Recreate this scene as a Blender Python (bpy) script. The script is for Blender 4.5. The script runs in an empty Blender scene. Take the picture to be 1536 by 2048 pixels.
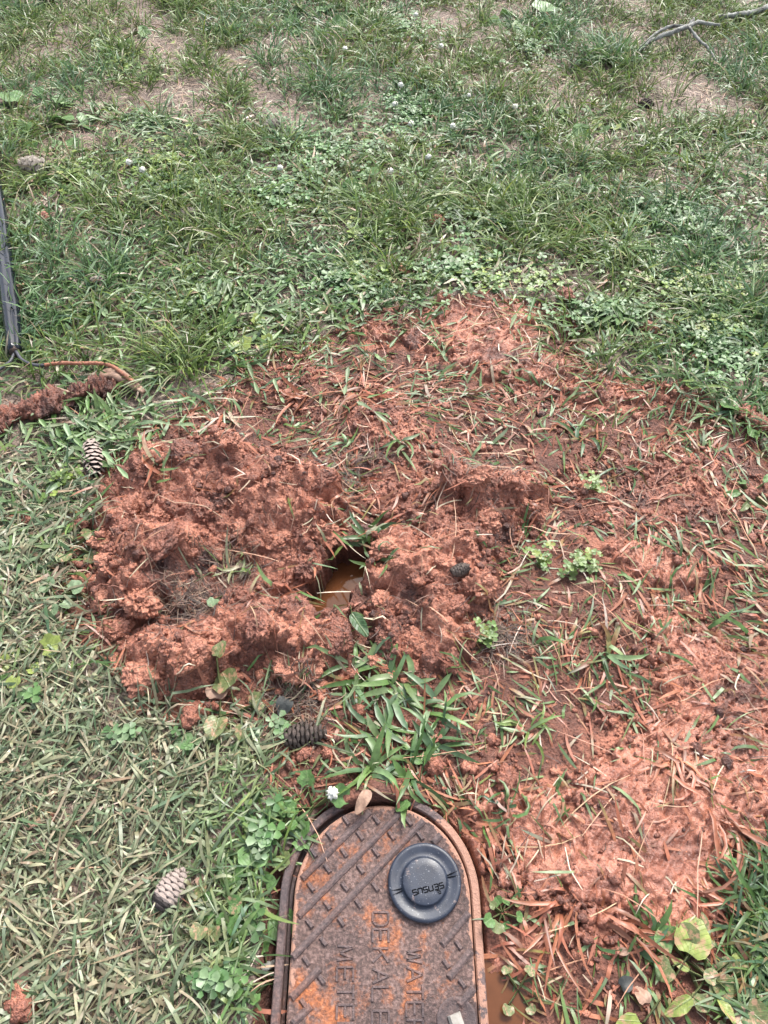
import bpy, math, random
import numpy as np
from mathutils import Vector, Matrix

# ------------------------------------------------------------------ camera, sky, sun, exposure
SC = bpy.context.scene
F, CX, CY = 1480.0, 768.0, 1024.0          # focal length and centre, in pixels of the 1536 x 2048 photograph
TH, CH = math.radians(53.4), 1.21          # pitch below the horizon, camera height in metres
cam_data = bpy.data.cameras.new('camera')
cam_data.sensor_fit = 'VERTICAL'; cam_data.sensor_height = 36.0
cam_data.lens = 36.0 * F / 2048.0
cam_data.clip_start = 0.02; cam_data.clip_end = 500
cam = bpy.data.objects.new('camera', cam_data)
SC.collection.objects.link(cam)
cam.location = (0, 0, CH)
cam.rotation_euler = (math.pi/2 - TH, 0, 0)
SC.camera = cam

world = bpy.data.worlds.new('World'); SC.world = world
world.use_nodes = True
wn = world.node_tree; wn.nodes.clear()
w_out = wn.nodes.new('ShaderNodeOutputWorld'); w_bg = wn.nodes.new('ShaderNodeBackground')
w_sky = wn.nodes.new('ShaderNodeTexSky'); w_sky.sky_type = 'NISHITA'; w_sky.sun_disc = False
SUN_EL, SUN_AZ = math.radians(52), math.radians(24)
w_sky.sun_elevation = SUN_EL; w_sky.sun_rotation = SUN_AZ
w_sky.dust_density = 4.0; w_sky.air_density = 1.0
w_hs = wn.nodes.new('ShaderNodeHueSaturation'); w_hs.inputs['Saturation'].default_value = 0.48
wn.links.new(w_sky.outputs[0], w_hs.inputs['Color']); wn.links.new(w_hs.outputs[0], w_bg.inputs['Color'])
wn.links.new(w_bg.outputs[0], w_out.inputs[0]); w_bg.inputs['Strength'].default_value = 0.125

sun_d = bpy.data.lights.new('sun', 'SUN'); sun_d.energy = 1.5; sun_d.angle = math.radians(16)
sun_d.color = (1.0, 0.965, 0.91)
sun = bpy.data.objects.new('sun', sun_d); SC.collection.objects.link(sun)
sdir = Vector((math.sin(SUN_AZ)*math.cos(SUN_EL), math.cos(SUN_AZ)*math.cos(SUN_EL), math.sin(SUN_EL)))
sun.rotation_euler = sdir.to_track_quat('Z', 'Y').to_euler()
SC.view_settings.view_transform = 'Standard'; SC.view_settings.look = 'None'
SC.view_settings.exposure = 1.55; SC.view_settings.gamma = 1.0
SC.view_settings.use_curve_mapping = False

# ------------------------------------------------------------------ helpers
rng = np.random.default_rng(7); random.seed(7)
ST, CT = math.sin(TH), math.cos(TH)
def at(px, py, z=0.0):
    """ground point that the photograph shows at pixel (px, py)"""
    dx, du = (px-CX)/F, -(py-CY)/F
    d = np.array([dx, CT + du*ST, -ST + du*CT])
    k = (z-CH)/d[2]
    return float(d[0]*k), float(d[1]*k)
def atm(px, py, z=0.0):
    x, y = at(px, py, z); return np.array([x, y])
def poly(pts): return np.array([at(*p) for p in pts])
def smooth(t): t = np.clip(t, 0, 1); return t*t*(3-2*t)
def inpoly_sd(P, X, Y):
    """signed distance to a polygon, positive inside"""
    d2 = np.full(X.shape, 1e9); ins = np.zeros(X.shape, bool); n = len(P)
    for i in range(n):
        x0, y0 = P[i]; x1, y1 = P[(i+1) % n]
        ex, ey = x1-x0, y1-y0
        t = np.clip(((X-x0)*ex+(Y-y0)*ey)/(ex*ex+ey*ey+1e-12), 0, 1)
        d2 = np.minimum(d2, (X-x0-t*ex)**2+(Y-y0-t*ey)**2)
        if y0 != y1:
            c = ((y0 > Y) != (y1 > Y)) & (X < (x1-x0)*(Y-y0)/(y1-y0)+x0)
            ins ^= c
    return np.where(ins, 1, -1)*np.sqrt(d2)
_perm = rng.permutation(4096)
_grad = rng.uniform(0, 2*np.pi, 4096)
def noise(x, y, seed=0):
    xi, yi = np.floor(x).astype(int), np.floor(y).astype(int)
    xf, yf = x-xi, y-yi
    u, v = xf*xf*xf*(xf*(xf*6-15)+10), yf*yf*yf*(yf*(yf*6-15)+10)
    def g(ix, iy, fx, fy):
        a = _grad[_perm[(_perm[(ix+seed*131) & 4095]+iy) & 4095]]
        return np.cos(a)*fx+np.sin(a)*fy
    a, b = g(xi, yi, xf, yf), g(xi+1, yi, xf-1, yf)
    c, d = g(xi, yi+1, xf, yf-1), g(xi+1, yi+1, xf-1, yf-1)
    return ((a+(b-a)*u) + ((c+(d-c)*u)-(a+(b-a)*u))*v)*1.5
def fbm(x, y, s, o=4, seed=0, gain=0.5):
    r = np.zeros(np.shape(x)); a = 1.0; f = s
    for i in range(o):
        r += a*noise(x*f+17.3*i, y*f-9.1*i, seed+i); a *= gain; f *= 2.03
    return r
COL = SC.collection
def mesh_obj(name, V, Fc, mat, parent=None, col=None, smooth_=True, attrs=None):
    me = bpy.data.meshes.new(name)
    V = np.asarray(V, dtype=np.float32)
    if isinstance(Fc, np.ndarray):
        me.vertices.add(len(V)); me.vertices.foreach_set('co', V.ravel())
        k = Fc.shape[1]
        me.loops.add(Fc.size); me.loops.foreach_set('vertex_index', Fc.ravel().astype(np.int32))
        me.polygons.add(len(Fc))
        me.polygons.foreach_set('loop_start', np.arange(0, Fc.size, k, dtype=np.int32))
        me.polygons.foreach_set('loop_total', np.full(len(Fc), k, dtype=np.int32))
        me.update(calc_edges=True)
    else:
        me.from_pydata([tuple(v) for v in V.tolist()], [], Fc)
    if smooth_:
        me.polygons.foreach_set('use_smooth', np.ones(len(me.polygons), dtype=bool))
    if col is not None:
        a = me.attributes.new('Col', 'FLOAT_COLOR', 'POINT')
        c = np.ones((len(V), 4), np.float32); c[:, :3] = col
        a.data.foreach_set('color', c.ravel())
    if attrs:
        for k_, v_ in attrs.items():
            a = me.attributes.new(k_, 'FLOAT', 'POINT'); a.data.foreach_set('value', np.asarray(v_, np.float32))
    me.update()
    if mat: me.materials.append(mat)
    o = bpy.data.objects.new(name, me); COL.objects.link(o)
    if parent: o.parent = parent
    return o
def link_mesh(name, me, parent=None, mw=None):
    o = bpy.data.objects.new(name, me); COL.objects.link(o)
    if parent: o.parent = parent
    if mw is not None: o.matrix_local = mw
    return o
def empty(name, loc, rz=0):
    o = bpy.data.objects.new(name, None); COL.objects.link(o)
    o.empty_display_size = 0.02; o.location = loc; o.rotation_euler = (0, 0, rz); return o
def tag(o, label=None, cat=None, group=None, kind=None):
    if label: o['label'] = label
    if cat: o['category'] = cat
    if group: o['group'] = group
    if kind: o['kind'] = kind
    return o

# ------------------------------------------------------------------ materials
def nmat(name):
    m = bpy.data.materials.new(name); m.use_nodes = True
    nt = m.node_tree; b = nt.nodes['Principled BSDF']
    return m, nt, b
def N(nt, t, **kw):
    n = nt.nodes.new(t)
    for k, v in kw.items():
        if k in n.inputs: n.inputs[k].default_value = v
        else: setattr(n, k, v)
    return n
def noise_n(nt, scale, detail=4, rough=0.55, src='Object', dist=0.0):
    tc = N(nt, 'ShaderNodeNewGeometry' if src == 'Position' else 'ShaderNodeTexCoord')
    n = N(nt, 'ShaderNodeTexNoise', Scale=scale, Detail=detail, Roughness=rough, Distortion=dist)
    nt.links.new(tc.outputs[src], n.inputs['Vector']); return n
def ramp(nt, src, stops):
    r = N(nt, 'ShaderNodeValToRGB'); e = r.color_ramp.elements
    while len(e) < len(stops): e.new(0.5)
    for i, (p, c) in enumerate(stops):
        e[i].position = p; e[i].color = (*c, 1) if len(c) == 3 else c
    nt.links.new(src, r.inputs['Fac']); return r
def mix(nt, fac, a, b, mode='MIX'):
    m = N(nt, 'ShaderNodeMix', data_type='RGBA', blend_type=mode)
    for sock, v in ((m.inputs['Factor'], fac), (m.inputs[6], a), (m.inputs[7], b)):
        if isinstance(v, (int, float)): sock.default_value = v
        elif isinstance(v, tuple): sock.default_value = (*v, 1)
        else: nt.links.new(v, sock)
    return m.outputs[2]
def math_n(nt, op, a, b=0.0, clamp=False):
    m = N(nt, 'ShaderNodeMath', operation=op, use_clamp=clamp)
    for s, v in ((m.inputs[0], a), (m.inputs[1], b)):
        if isinstance(v, (int, float)): s.default_value = v
        else: nt.links.new(v, s)
    return m.outputs[0]
def bump(nt, b, h, strength, dist, prev=None):
    n = N(nt, 'ShaderNodeBump', Strength=strength, Distance=dist)
    nt.links.new(h, n.inputs['Height'])
    if prev is not None: nt.links.new(prev.outputs[0], n.inputs['Normal'])
    nt.links.new(n.outputs[0], b.inputs['Normal']); return n
def attr(nt, name):
    a = N(nt, 'ShaderNodeAttribute'); a.attribute_name = name; return a

def mat_foliage(name, rough=0.42, trans=0.25, spots=False):
    m, nt, b = nmat(name)
    a = attr(nt, 'Col')
    n1 = noise_n(nt, 90, 3); v = ramp(nt, n1.outputs[0], [(0.3, (0.72, 0.72, 0.72)), (0.7, (1.25, 1.25, 1.25))])
    c = mix(nt, 1.0, a.outputs['Color'], v.outputs[0], 'MULTIPLY')
    if spots:
        n2 = noise_n(nt, 70, 5); s = ramp(nt, n2.outputs[0], [(0.56, (0, 0, 0)), (0.64, (1, 1, 1))])
        c = mix(nt, math_n(nt, 'MULTIPLY', s.outputs[0], 0.75), c, (0.46, 0.22, 0.13))
    nt.links.new(c, b.inputs['Base Color'])
    b.inputs['Roughness'].default_value = rough
    tr = N(nt, 'ShaderNodeBsdfTranslucent'); nt.links.new(c, tr.inputs['Color'])
    mx = N(nt, 'ShaderNodeMixShader'); mx.inputs[0].default_value = trans
    nt.links.new(b.outputs[0], mx.inputs[1]); nt.links.new(tr.outputs[0], mx.inputs[2])
    nt.links.new(mx.outputs[0], nt.nodes['Material Output'].inputs['Surface'])
    return m
M_BLADE = mat_foliage('grass_blade', 0.38, 0.30)
M_LEAF = mat_foliage('broad_leaf', 0.42, 0.22)
M_LEAFMUD = mat_foliage('clay_splashed_leaf', 0.45, 0.18, True)
M_STRAW = mat_foliage('dry_straw', 0.6, 0.05)

def mat_unit_leaf(name, mud):
    m, nt, b = nmat(name)
    a = attr(nt, 'Col'); tc = N(nt, 'ShaderNodeTexCoord'); sx = N(nt, 'ShaderNodeSeparateXYZ'); nt.links.new(tc.outputs['Object'], sx.inputs[0])
    ax_ = math_n(nt, 'ABSOLUTE', sx.outputs[0])
    ph = math_n(nt, 'FRACT', math_n(nt, 'MULTIPLY', math_n(nt, 'SUBTRACT', sx.outputs[1], math_n(nt, 'MULTIPLY', ax_, 0.9)), 6.0))
    vein = ramp(nt, ph, [(0.0, (1, 1, 1)), (0.10, (0, 0, 0)), (0.90, (0, 0, 0)), (1.0, (1, 1, 1))])
    mid = ramp(nt, ax_, [(0.0, (1, 1, 1)), (0.035, (0, 0, 0))])
    n1 = noise_n(nt, 4.5, 4); v = ramp(nt, n1.outputs[0], [(0.3, (0.62, 0.62, 0.62)), (0.7, (1.3, 1.3, 1.3))])
    c = mix(nt, 1.0, a.outputs['Color'], v.outputs[0], 'MULTIPLY')
    c = mix(nt, math_n(nt, 'MULTIPLY', vein.outputs[0], 0.25), c, (0.20, 0.28, 0.12)); c = mix(nt, math_n(nt, 'MULTIPLY', mid.outputs[0], 0.6), c, (0.24, 0.30, 0.14))
    n2 = noise_n(nt, 2.2 if mud else 5.0, 6, 0.65)
    sp = ramp(nt, n2.outputs[0], [(0.50, (0, 0, 0)), (0.58, (1, 1, 1))] if mud else [(0.66, (0, 0, 0)), (0.72, (1, 1, 1))])
    c = mix(nt, math_n(nt, 'MULTIPLY', sp.outputs[0], 0.85 if mud else 0.5), c, (0.42, 0.235, 0.15))
    nt.links.new(c, b.inputs['Base Color']); b.inputs['Roughness'].default_value = 0.42
    h = math_n(nt, 'ADD', vein.outputs[0], mid.outputs[0]); bump(nt, b, h, 0.35, 0.03)
    tr = N(nt, 'ShaderNodeBsdfTranslucent'); nt.links.new(c, tr.inputs['Color'])
    mx = N(nt, 'ShaderNodeMixShader'); mx.inputs[0].default_value = 0.2
    nt.links.new(b.outputs[0], mx.inputs[1]); nt.links.new(tr.outputs[0], mx.inputs[2]); nt.links.new(mx.outputs[0], nt.nodes['Material Output'].inputs['Surface'])
    return m
M_ULEAF, M_ULEAFMUD = mat_unit_leaf('veined_leaf', False), mat_unit_leaf('clay_tipped_leaf', True)
CLAY_L, CLAY_M, CLAY_D = (0.52, 0.215, 0.135), (0.31, 0.113, 0.070), (0.080, 0.034, 0.027)
def mat_mud():
    m, nt, b = nmat('red_clay_mud')
    wet, tone = attr(nt, 'wet'), attr(nt, 'tone')
    n1 = noise_n(nt, 14, 6, 0.62, 'Position'); n2 = noise_n(nt, 75, 5, 0.65, 'Position'); n3 = noise_n(nt, 330, 4, 0.6, 'Position')
    f = math_n(nt, 'ADD', math_n(nt, 'MULTIPLY', n1.outputs[0], 0.75), math_n(nt, 'MULTIPLY', n2.outputs[0], 0.45))
    f = math_n(nt, 'ADD', f, tone.outputs['Fac'])
    c = ramp(nt, f, [(0.36, CLAY_D), (0.62, CLAY_M), (0.86, CLAY_L)])
    sp = ramp(nt, n3.outputs[0], [(0.33, (0.55, 0.52, 0.5)), (0.55, (1.05, 1.05, 1.05))])
    cc = mix(nt, 1.0, c.outputs[0], sp.outputs[0], 'MULTIPLY')
    smoothc = ramp(nt, n2.outputs[0], [(0.25, (0.24, 0.088, 0.054)), (0.75, (0.39, 0.155, 0.102))])
    cc = mix(nt, math_n(nt, 'MULTIPLY', wet.outputs['Fac'], 0.55), cc, smoothc.outputs[0])
    nt.links.new(cc, b.inputs['Base Color'])
    r = math_n(nt, 'SUBTRACT', 0.50, math_n(nt, 'MULTIPLY', wet.outputs['Fac'], 0.20))
    r = math_n(nt, 'ADD', r, math_n(nt, 'MULTIPLY', math_n(nt, 'SUBTRACT', n2.outputs[0], 0.5), 0.4), True)
    nt.links.new(r, b.inputs['Roughness'])
    b.inputs['Specular IOR Level'].default_value = 0.6
    tc = N(nt, 'ShaderNodeNewGeometry'); va = N(nt, 'ShaderNodeVectorMath', operation='ADD'); vs = N(nt, 'ShaderNodeVectorMath', operation='SCALE'); vs.inputs['Scale'].default_value = 0.012
    nt.links.new(n2.outputs['Color'], vs.inputs[0]); nt.links.new(tc.outputs['Position'], va.inputs[0]); nt.links.new(vs.outputs[0], va.inputs[1])
    hs = None
    for sc_, w_ in ((130, 1.0), (310, 0.5)):
        vo = N(nt, 'ShaderNodeTexVoronoi', Scale=sc_); nt.links.new(va.outputs[0], vo.inputs['Vector'])
        h_ = math_n(nt, 'MULTIPLY', math_n(nt, 'SUBTRACT', 1.0, vo.outputs['Distance']), w_)
        hs = h_ if hs is None else math_n(nt, 'ADD', hs, h_)
    dry = math_n(nt, 'SUBTRACT', 1.0, math_n(nt, 'MULTIPLY', wet.outputs['Fac'], 0.80), True)
    hs = math_n(nt, 'MULTIPLY', hs, dry)
    dr2 = math_n(nt, 'SUBTRACT', 1.0, math_n(nt, 'MULTIPLY', wet.outputs['Fac'], 0.30), True)
    p = bump(nt, b, math_n(nt, 'MULTIPLY', n2.outputs[0], dr2), 0.85, 0.010)
    p = bump(nt, b, hs, 0.85, 0.0042, p)
    bump(nt, b, math_n(nt, 'MULTIPLY', n3.outputs[0], dr2), 0.8, 0.0022, p)
    return m
M_MUD = mat_mud()
def mat_ground():
    m, nt, b = nmat('soil_and_thatch')
    soil = attr(nt, 'soil')
    n1 = noise_n(nt, 22, 6, 0.65); n2 = noise_n(nt, 160, 5, 0.65); n3 = noise_n(nt, 420, 3, 0.6)
    th = ramp(nt, n2.outputs[0], [(0.3, (0.060, 0.043, 0.034)), (0.52, (0.20, 0.145, 0.115)), (0.7, (0.38, 0.29, 0.24))])
    f = math_n(nt, 'ADD', math_n(nt, 'MULTIPLY', n1.outputs[0], 0.6), math_n(nt, 'MULTIPLY', n2.outputs[0], 0.5))
    so = ramp(nt, f, [(0.36, (0.045, 0.021, 0.016)), (0.56, (0.145, 0.057, 0.038)), (0.78, (0.32, 0.125, 0.078))])
    fac = math_n(nt, 'ADD', soil.outputs['Fac'], math_n(nt, 'MULTIPLY', math_n(nt, 'SUBTRACT', n1.outputs[0], 0.5), 0.8), True)
    fac = ramp(nt, fac, [(0.3, (0, 0, 0)), (0.6, (1, 1, 1))])
    fl = attr(nt, 'film'); ff_ = math_n(nt, 'ADD', math_n(nt, 'MULTIPLY', fl.outputs['Fac'], 0.55), math_n(nt, 'MULTIPLY', math_n(nt, 'ADD', n1.outputs[0], n2.outputs[0]), 0.5))
    fr_ = ramp(nt, ff_, [(0.72, (0, 0, 0)), (0.98, (1, 1, 1))])
    so_c = mix(nt, fr_.outputs[0], so.outputs[0], (0.36, 0.145, 0.092))
    nt.links.new(mix(nt, fac.outputs[0], th.outputs[0], so_c), b.inputs['Base Color'])
    b.inputs['Roughness'].default_value = 0.72
    vo = N(nt, 'ShaderNodeTexVoronoi', Scale=170); tcv = N(nt, 'ShaderNodeTexCoord'); nt.links.new(tcv.outputs['Object'], vo.inputs['Vector'])
    p = bump(nt, b, n2.outputs[0], 0.9, 0.006); p = bump(nt, b, math_n(nt, 'SUBTRACT', 1.0, vo.outputs['Distance']), 0.8, 0.004, p); bump(nt, b, n3.outputs[0], 0.8, 0.002, p)
    return m
M_GROUND = mat_ground()
def mat_plain(name, c1, c2, scale=40, rough=0.6, bmp=0.3, bd=0.002, metal=0.0, spec=0.5):
    m, nt, b = nmat(name)
    n = noise_n(nt, scale, 5, 0.6)
    r = ramp(nt, n.outputs[0], [(0.3, c1), (0.7, c2)])
    nt.links.new(r.outputs[0], b.inputs['Base Color'])
    b.inputs['Roughness'].default_value = rough; b.inputs['Metallic'].default_value = metal
    b.inputs['Specular IOR Level'].default_value = spec
    n2 = noise_n(nt, scale*5, 4, 0.6); bump(nt, b, n2.outputs[0], bmp, bd)
    return m
def mat_rust(name, mudfac=0.0, raised=False):
    m, nt, b = nmat(name)
    n0 = noise_n(nt, 11, 5, 0.6); n1 = noise_n(nt, 38, 6, 0.7); n2 = noise_n(nt, 210, 5, 0.7); n3 = noise_n(nt, 700, 3, 0.7)
    base = ramp(nt, n2.outputs[0], [(0.30, (0.032, 0.021, 0.020)), (0.48, (0.105, 0.062, 0.052)), (0.60, (0.20, 0.125, 0.108)), (0.75, (0.34, 0.23, 0.20))])
    f = math_n(nt, 'ADD', math_n(nt, 'MULTIPLY', n0.outputs[0], 0.55), math_n(nt, 'MULTIPLY', n1.outputs[0], 0.5))
    om = ramp(nt, f, [(0.53, (0, 0, 0)), (0.62, (1, 1, 1))])
    rust = ramp(nt, n2.outputs[0], [(0.32, (0.11, 0.035, 0.016)), (0.55, (0.40, 0.125, 0.040)), (0.7, (0.55, 0.23, 0.09))])
    c = mix(nt, math_n(nt, 'MULTIPLY', om.outputs[0], 0.35 if raised else 0.9), base.outputs[0], rust.outputs[0])
    dk = ramp(nt, noise_n(nt, 7, 4, 0.5, dist=0.4).outputs[0], [(0.32, (0.35, 0.36, 0.42)), (0.5, (1, 1, 1))])
    c = mix(nt, 1.0, c, dk.outputs[0], 'MULTIPLY')
    if raised: c = mix(nt, 0.40, c, (0.095, 0.078, 0.084))
    sp = ramp(nt, n3.outputs[0], [(0.70, (0, 0, 0)), (0.74, (1, 1, 1))])
    c = mix(nt, math_n(nt, 'MULTIPLY', sp.outputs[0], 0.5), c, (0.5, 0.36, 0.30))
    mk = attr(nt, 'mudstain')
    ms = math_n(nt, 'ADD', mk.outputs['Fac'], math_n(nt, 'MULTIPLY', math_n(nt, 'SUBTRACT', n1.outputs[0], 0.5), 2.2))
    mr = ramp(nt, ms, [(0.62, (0, 0, 0)), (0.68, (1, 1, 1))])
    c = mix(nt, math_n(nt, 'MULTIPLY', mr.outputs[0], 0.85), c, (0.40, 0.215, 0.15))
    nt.links.new(c, b.inputs['Base Color'])
    b.inputs['Roughness'].default_value = 0.58; b.inputs['Metallic'].default_value = 0.0
    p = bump(nt, b, n1.outputs[0], 0.6, 0.005); p = bump(nt, b, n2.outputs[0], 0.9, 0.003, p); bump(nt, b, n3.outputs[0], 0.7, 0.0012, p)
    return m
M_RUST = mat_rust('rusted_cast_iron'); M_RIB = mat_rust('worn_iron_relief', raised=True)
M_FRAME = mat_plain('dark_iron_frame', (0.055, 0.045, 0.045), (0.13, 0.105, 0.10), 60, 0.6, 0.5, 0.001)
M_RUBBER = mat_plain('blue_black_plastic', (0.009, 0.014, 0.029), (0.017, 0.025, 0.047), 90, 0.42, 0.25, 0.0006)
M_SLIT = mat_plain('black_groove', (0.002, 0.002, 0.003), (0.005, 0.006, 0.008), 90, 0.9, spec=0.1)
M_PIPE = mat_plain('glossy_black_plastic', (0.003, 0.005, 0.010), (0.008, 0.011, 0.020), 30, 0.14, 0.12, 0.001, spec=0.45)
M_WIRE = mat_plain('dull_black_wire', (0.03, 0.032, 0.04), (0.07, 0.07, 0.08), 60, 0.45)
M_WIREMUD = mat_plain('clay_coated_wire', (0.20, 0.075, 0.045), (0.42, 0.17, 0.10), 120, 0.6, 0.8, 0.002)
M_CONE_S = mat_plain('weathered_cone_scale', (0.16, 0.115, 0.095), (0.52, 0.43, 0.38), 160, 0.7, 0.6, 0.001)
M_CONE_G = mat_plain('grey_cone_scale', (0.09, 0.075, 0.06), (0.30, 0.26, 0.22), 160, 0.75, 0.6, 0.001)
M_CONE_B = mat_plain('wet_brown_cone', (0.025, 0.018, 0.015), (0.11, 0.08, 0.065), 140, 0.7, 0.6, 0.001)
M_CONE_D = mat_plain('dark_cone_core', (0.012, 0.009, 0.009), (0.035, 0.025, 0.022), 120, 0.7)
M_BARK = mat_plain('lichen_bark', (0.055, 0.045, 0.040), (0.38, 0.39, 0.36), 40, 0.85, 1.0, 0.004)
M_HOLLOW = mat_plain('hollow_shade_brown', (0.03, 0.02, 0.016), (0.10, 0.06, 0.045), 60, 0.7)  # dark brown that paints the shade in the open hose end
M_PETAL = mat_plain('clover_petal', (0.62, 0.60, 0.50), (0.80, 0.79, 0.74), 200, 0.6)
M_STONE = mat_plain('pale_bolt_head', (0.22, 0.20, 0.17), (0.36, 0.34, 0.31), 90, 0.7, 0.5, 0.001)
M_DEAD = mat_plain('dead_leaf_brown', (0.14, 0.075, 0.05), (0.42, 0.27, 0.19), 60, 0.6, 0.5, 0.002)
M_DARKLEAF = mat_plain('wet_black_leaf', (0.012, 0.014, 0.014), (0.040, 0.045, 0.042), 60, 0.6)
def mat_cap():
    m, nt, b = nmat('dusty_blue_black_plastic')
    n1 = noise_n(nt, 35, 5, 0.6); n2 = noise_n(nt, 420, 2, 0.5); n3_ = noise_n(nt, 38, 7, 0.75)
    c = ramp(nt, n1.outputs[0], [(0.3, (0.008, 0.012, 0.024)), (0.7, (0.020, 0.028, 0.048))]).outputs[0]
    d = ramp(nt, n2.outputs[0], [(0.67, (0, 0, 0)), (0.71, (1, 1, 1))]); c = mix(nt, math_n(nt, 'MULTIPLY', d.outputs[0], 0.45), c, (0.32, 0.33, 0.36))
    d2 = ramp(nt, n3_.outputs[0], [(0.60, (0, 0, 0)), (0.72, (1, 1, 1))]); c = mix(nt, math_n(nt, 'MULTIPLY', d2.outputs[0], 0.7), c, (0.38, 0.27, 0.23))
    nt.links.new(c, b.inputs['Base Color'])
    r = ramp(nt, n1.outputs[0], [(0.3, (0.36, 0.36, 0.36)), (0.7, (0.58, 0.58, 0.58))]); nt.links.new(r.outputs[0], b.inputs['Roughness'])
    bump(nt, b, noise_n(nt, 500, 3).outputs[0], 0.35, 0.0006); return m
M_CAP = mat_cap()
def mat_water(name, c):
    m, nt, b = nmat(name)
    n = noise_n(nt, 30, 4, 0.6)
    r = ramp(nt, n.outputs[0], [(0.3, tuple(v*0.75 for v in c)), (0.7, c)])
    nt.links.new(r.outputs[0], b.inputs['Base Color'])
    b.inputs['Roughness'].default_value = 0.06; b.inputs['IOR'].default_value = 1.33
    n2 = noise_n(nt, 18, 2, 0.5); bump(nt, b, n2.outputs[0], 0.12, 0.004)
    return m
M_WATER = mat_water('murky_clay_water', (0.115, 0.044, 0.019))

# ------------------------------------------------------------------ terrain fields on one grid
def axis(lo, hi, step, far_lo, far_hi, grow=1.09):
    core = list(np.arange(lo, hi+step*0.5, step))
    a, s = core[-1], step
    while a < far_hi: s *= grow; a += s; core.append(a)
    a, s, pre = core[0], step, []
    while a > far_lo: s *= grow; a -= s; pre.append(a)
    return np.array(pre[::-1]+core)
GX = axis(-0.74, 0.84, 0.0030, -9.0, 9.0)
GY = axis(0.00, 1.78, 0.0030, -6.0, 16.0)
X, Y = np.meshgrid(GX, GY)
ny, nx = X.shape
wx = X + 0.012*fbm(X, Y, 22, 3, 11); wy = Y + 0.012*fbm(X, Y, 22, 3, 15)

P_SOIL = poly([(480,730),(600,690),(700,640),(880,600),(1130,600),(1200,740),(1400,790),(1536,880),(1700,950),(1750,1900),(1560,2080),(1300,2300),(960,2300),(960,1700),(880,1560),(760,1600),(640,1610),(560,1560),(500,1430),(400,1440),(250,1370),(200,1310),(110,1300),(120,1170),(165,1080),(200,930),(300,850),(430,810)])
P_L = poly([(180,1050),(200,975),(250,915),(290,880),(420,880),(540,890),(640,925),(690,955),(692,1040),(668,1070),(655,1110),(628,1130),(610,1170),(560,1190),(600,1215),(640,1225),(700,1225),(720,1255),(720,1320),(685,1380),(620,1385),(560,1345),(500,1345),(470,1375),(420,1405),(375,1450),(330,1420),(270,1400),(250,1355),(225,1330),(240,1295),(205,1270),(200,1200),(172,1150),(190,1090)])
P_R = poly([(735,1085),(755,1050),(830,1055),(860,1025),(880,950),(960,930),(1080,950),(1112,1045),(1060,1065),(1030,1090),(1005,1125),(1015,1165),(990,1220),(970,1260),(950,1330),(880,1352),(800,1335),(745,1312),(722,1250),(745,1205),(720,1170),(730,1120)])
P_C = poly([(690,790),(760,760),(820,800),(870,860),(900,940),(870,1030),(830,1050),(750,1050),(735,990),(700,960),(690,880)])
P_S1 = [poly([(700,665),(760,650),(830,655),(890,590),(1000,592),(1060,620),(1080,640),(1050,685),(1130,720),(1110,765),(1020,775),(940,745),(860,705),(800,685),(740,695)]),
        poly([(1080,765),(1200,765),(1355,757),(1372,800),(1250,818),(1150,800)]), poly([(590,735),(640,725),(665,745),(620,765)])]
P_S2 = [poly([(1165,1070),(1230,1082),(1330,1090),(1420,1140),(1410,1175),(1330,1180),(1230,1125)])]
P_S3 = [poly([(1260,1215),(1330,1205),(1450,1260),(1560,1300),(1700,1400),(1700,1510),(1536,1490),(1400,1480),(1330,1430),(1300,1350)])]
P_S4 = [poly([(1230,1440),(1400,1425),(1536,1440),(1700,1500),(1700,1690),(1500,1730),(1440,1820),(1330,1890),(1230,1880),(1150,1850),(1090,1870),(1040,1800),(1000,1780),(965,1700),(985,1660),(1010,1600),(1080,1560),(1170,1520)]),
        poly([(900,1615),(955,1580),(985,1620),(985,1740),(965,1800),(945,1770),(920,1690)])]
P_S6 = [poly([(968,1895),(1085,1885),(1105,1950),(1035,2005),(1000,2090),(975,2090)])]
P_D = poly([(1150,905),(1300,880),(1420,890),(1505,925),(1480,1030),(1300,1070),(1200,1062),(1140,1000)])
P_HOLE = poly([(668,1088),(738,1078),(738,1110),(722,1150),(700,1185),(692,1208),(612,1208),(616,1165),(645,1135),(662,1112)])

sd_soil = inpoly_sd(P_SOIL, wx, wy) + 0.03*fbm(X, Y, 9, 3, 3)
soil = smooth((sd_soil+0.035)/0.07)
soil = np.maximum(soil, smooth((inpoly_sd(poly([(620,1560),(900,1500),(1000,1600),(1000,2300),(940,2300),(930,1700),(860,1600),(640,1640)]), wx, wy)+0.02)/0.03))
soil = np.maximum(soil, smooth(1.6-np.abs(X+0.160)/0.016)*smooth((0.27-Y)/0.04))
sd_hole = inpoly_sd(P_HOLE, X + 0.008*fbm(X, Y, 60, 2, 71), Y + 0.008*fbm(X, Y, 60, 2, 75))
LIDX, LIDY, LR = -0.0026, 0.1935, 0.1285           # centre of the lid's round end
def stadium(X, Y, cx, cy, r):                      # signed distance, positive inside, straight towards -y
    yy = np.where(Y > cy, Y-cy, np.where(Y < cy-0.33, Y-(cy-0.33), 0))
    return r-np.sqrt((X-cx)**2+yy**2)
sd_lid = stadium(X, Y, LIDX-0.004, LIDY+0.003, 0.150)

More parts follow.
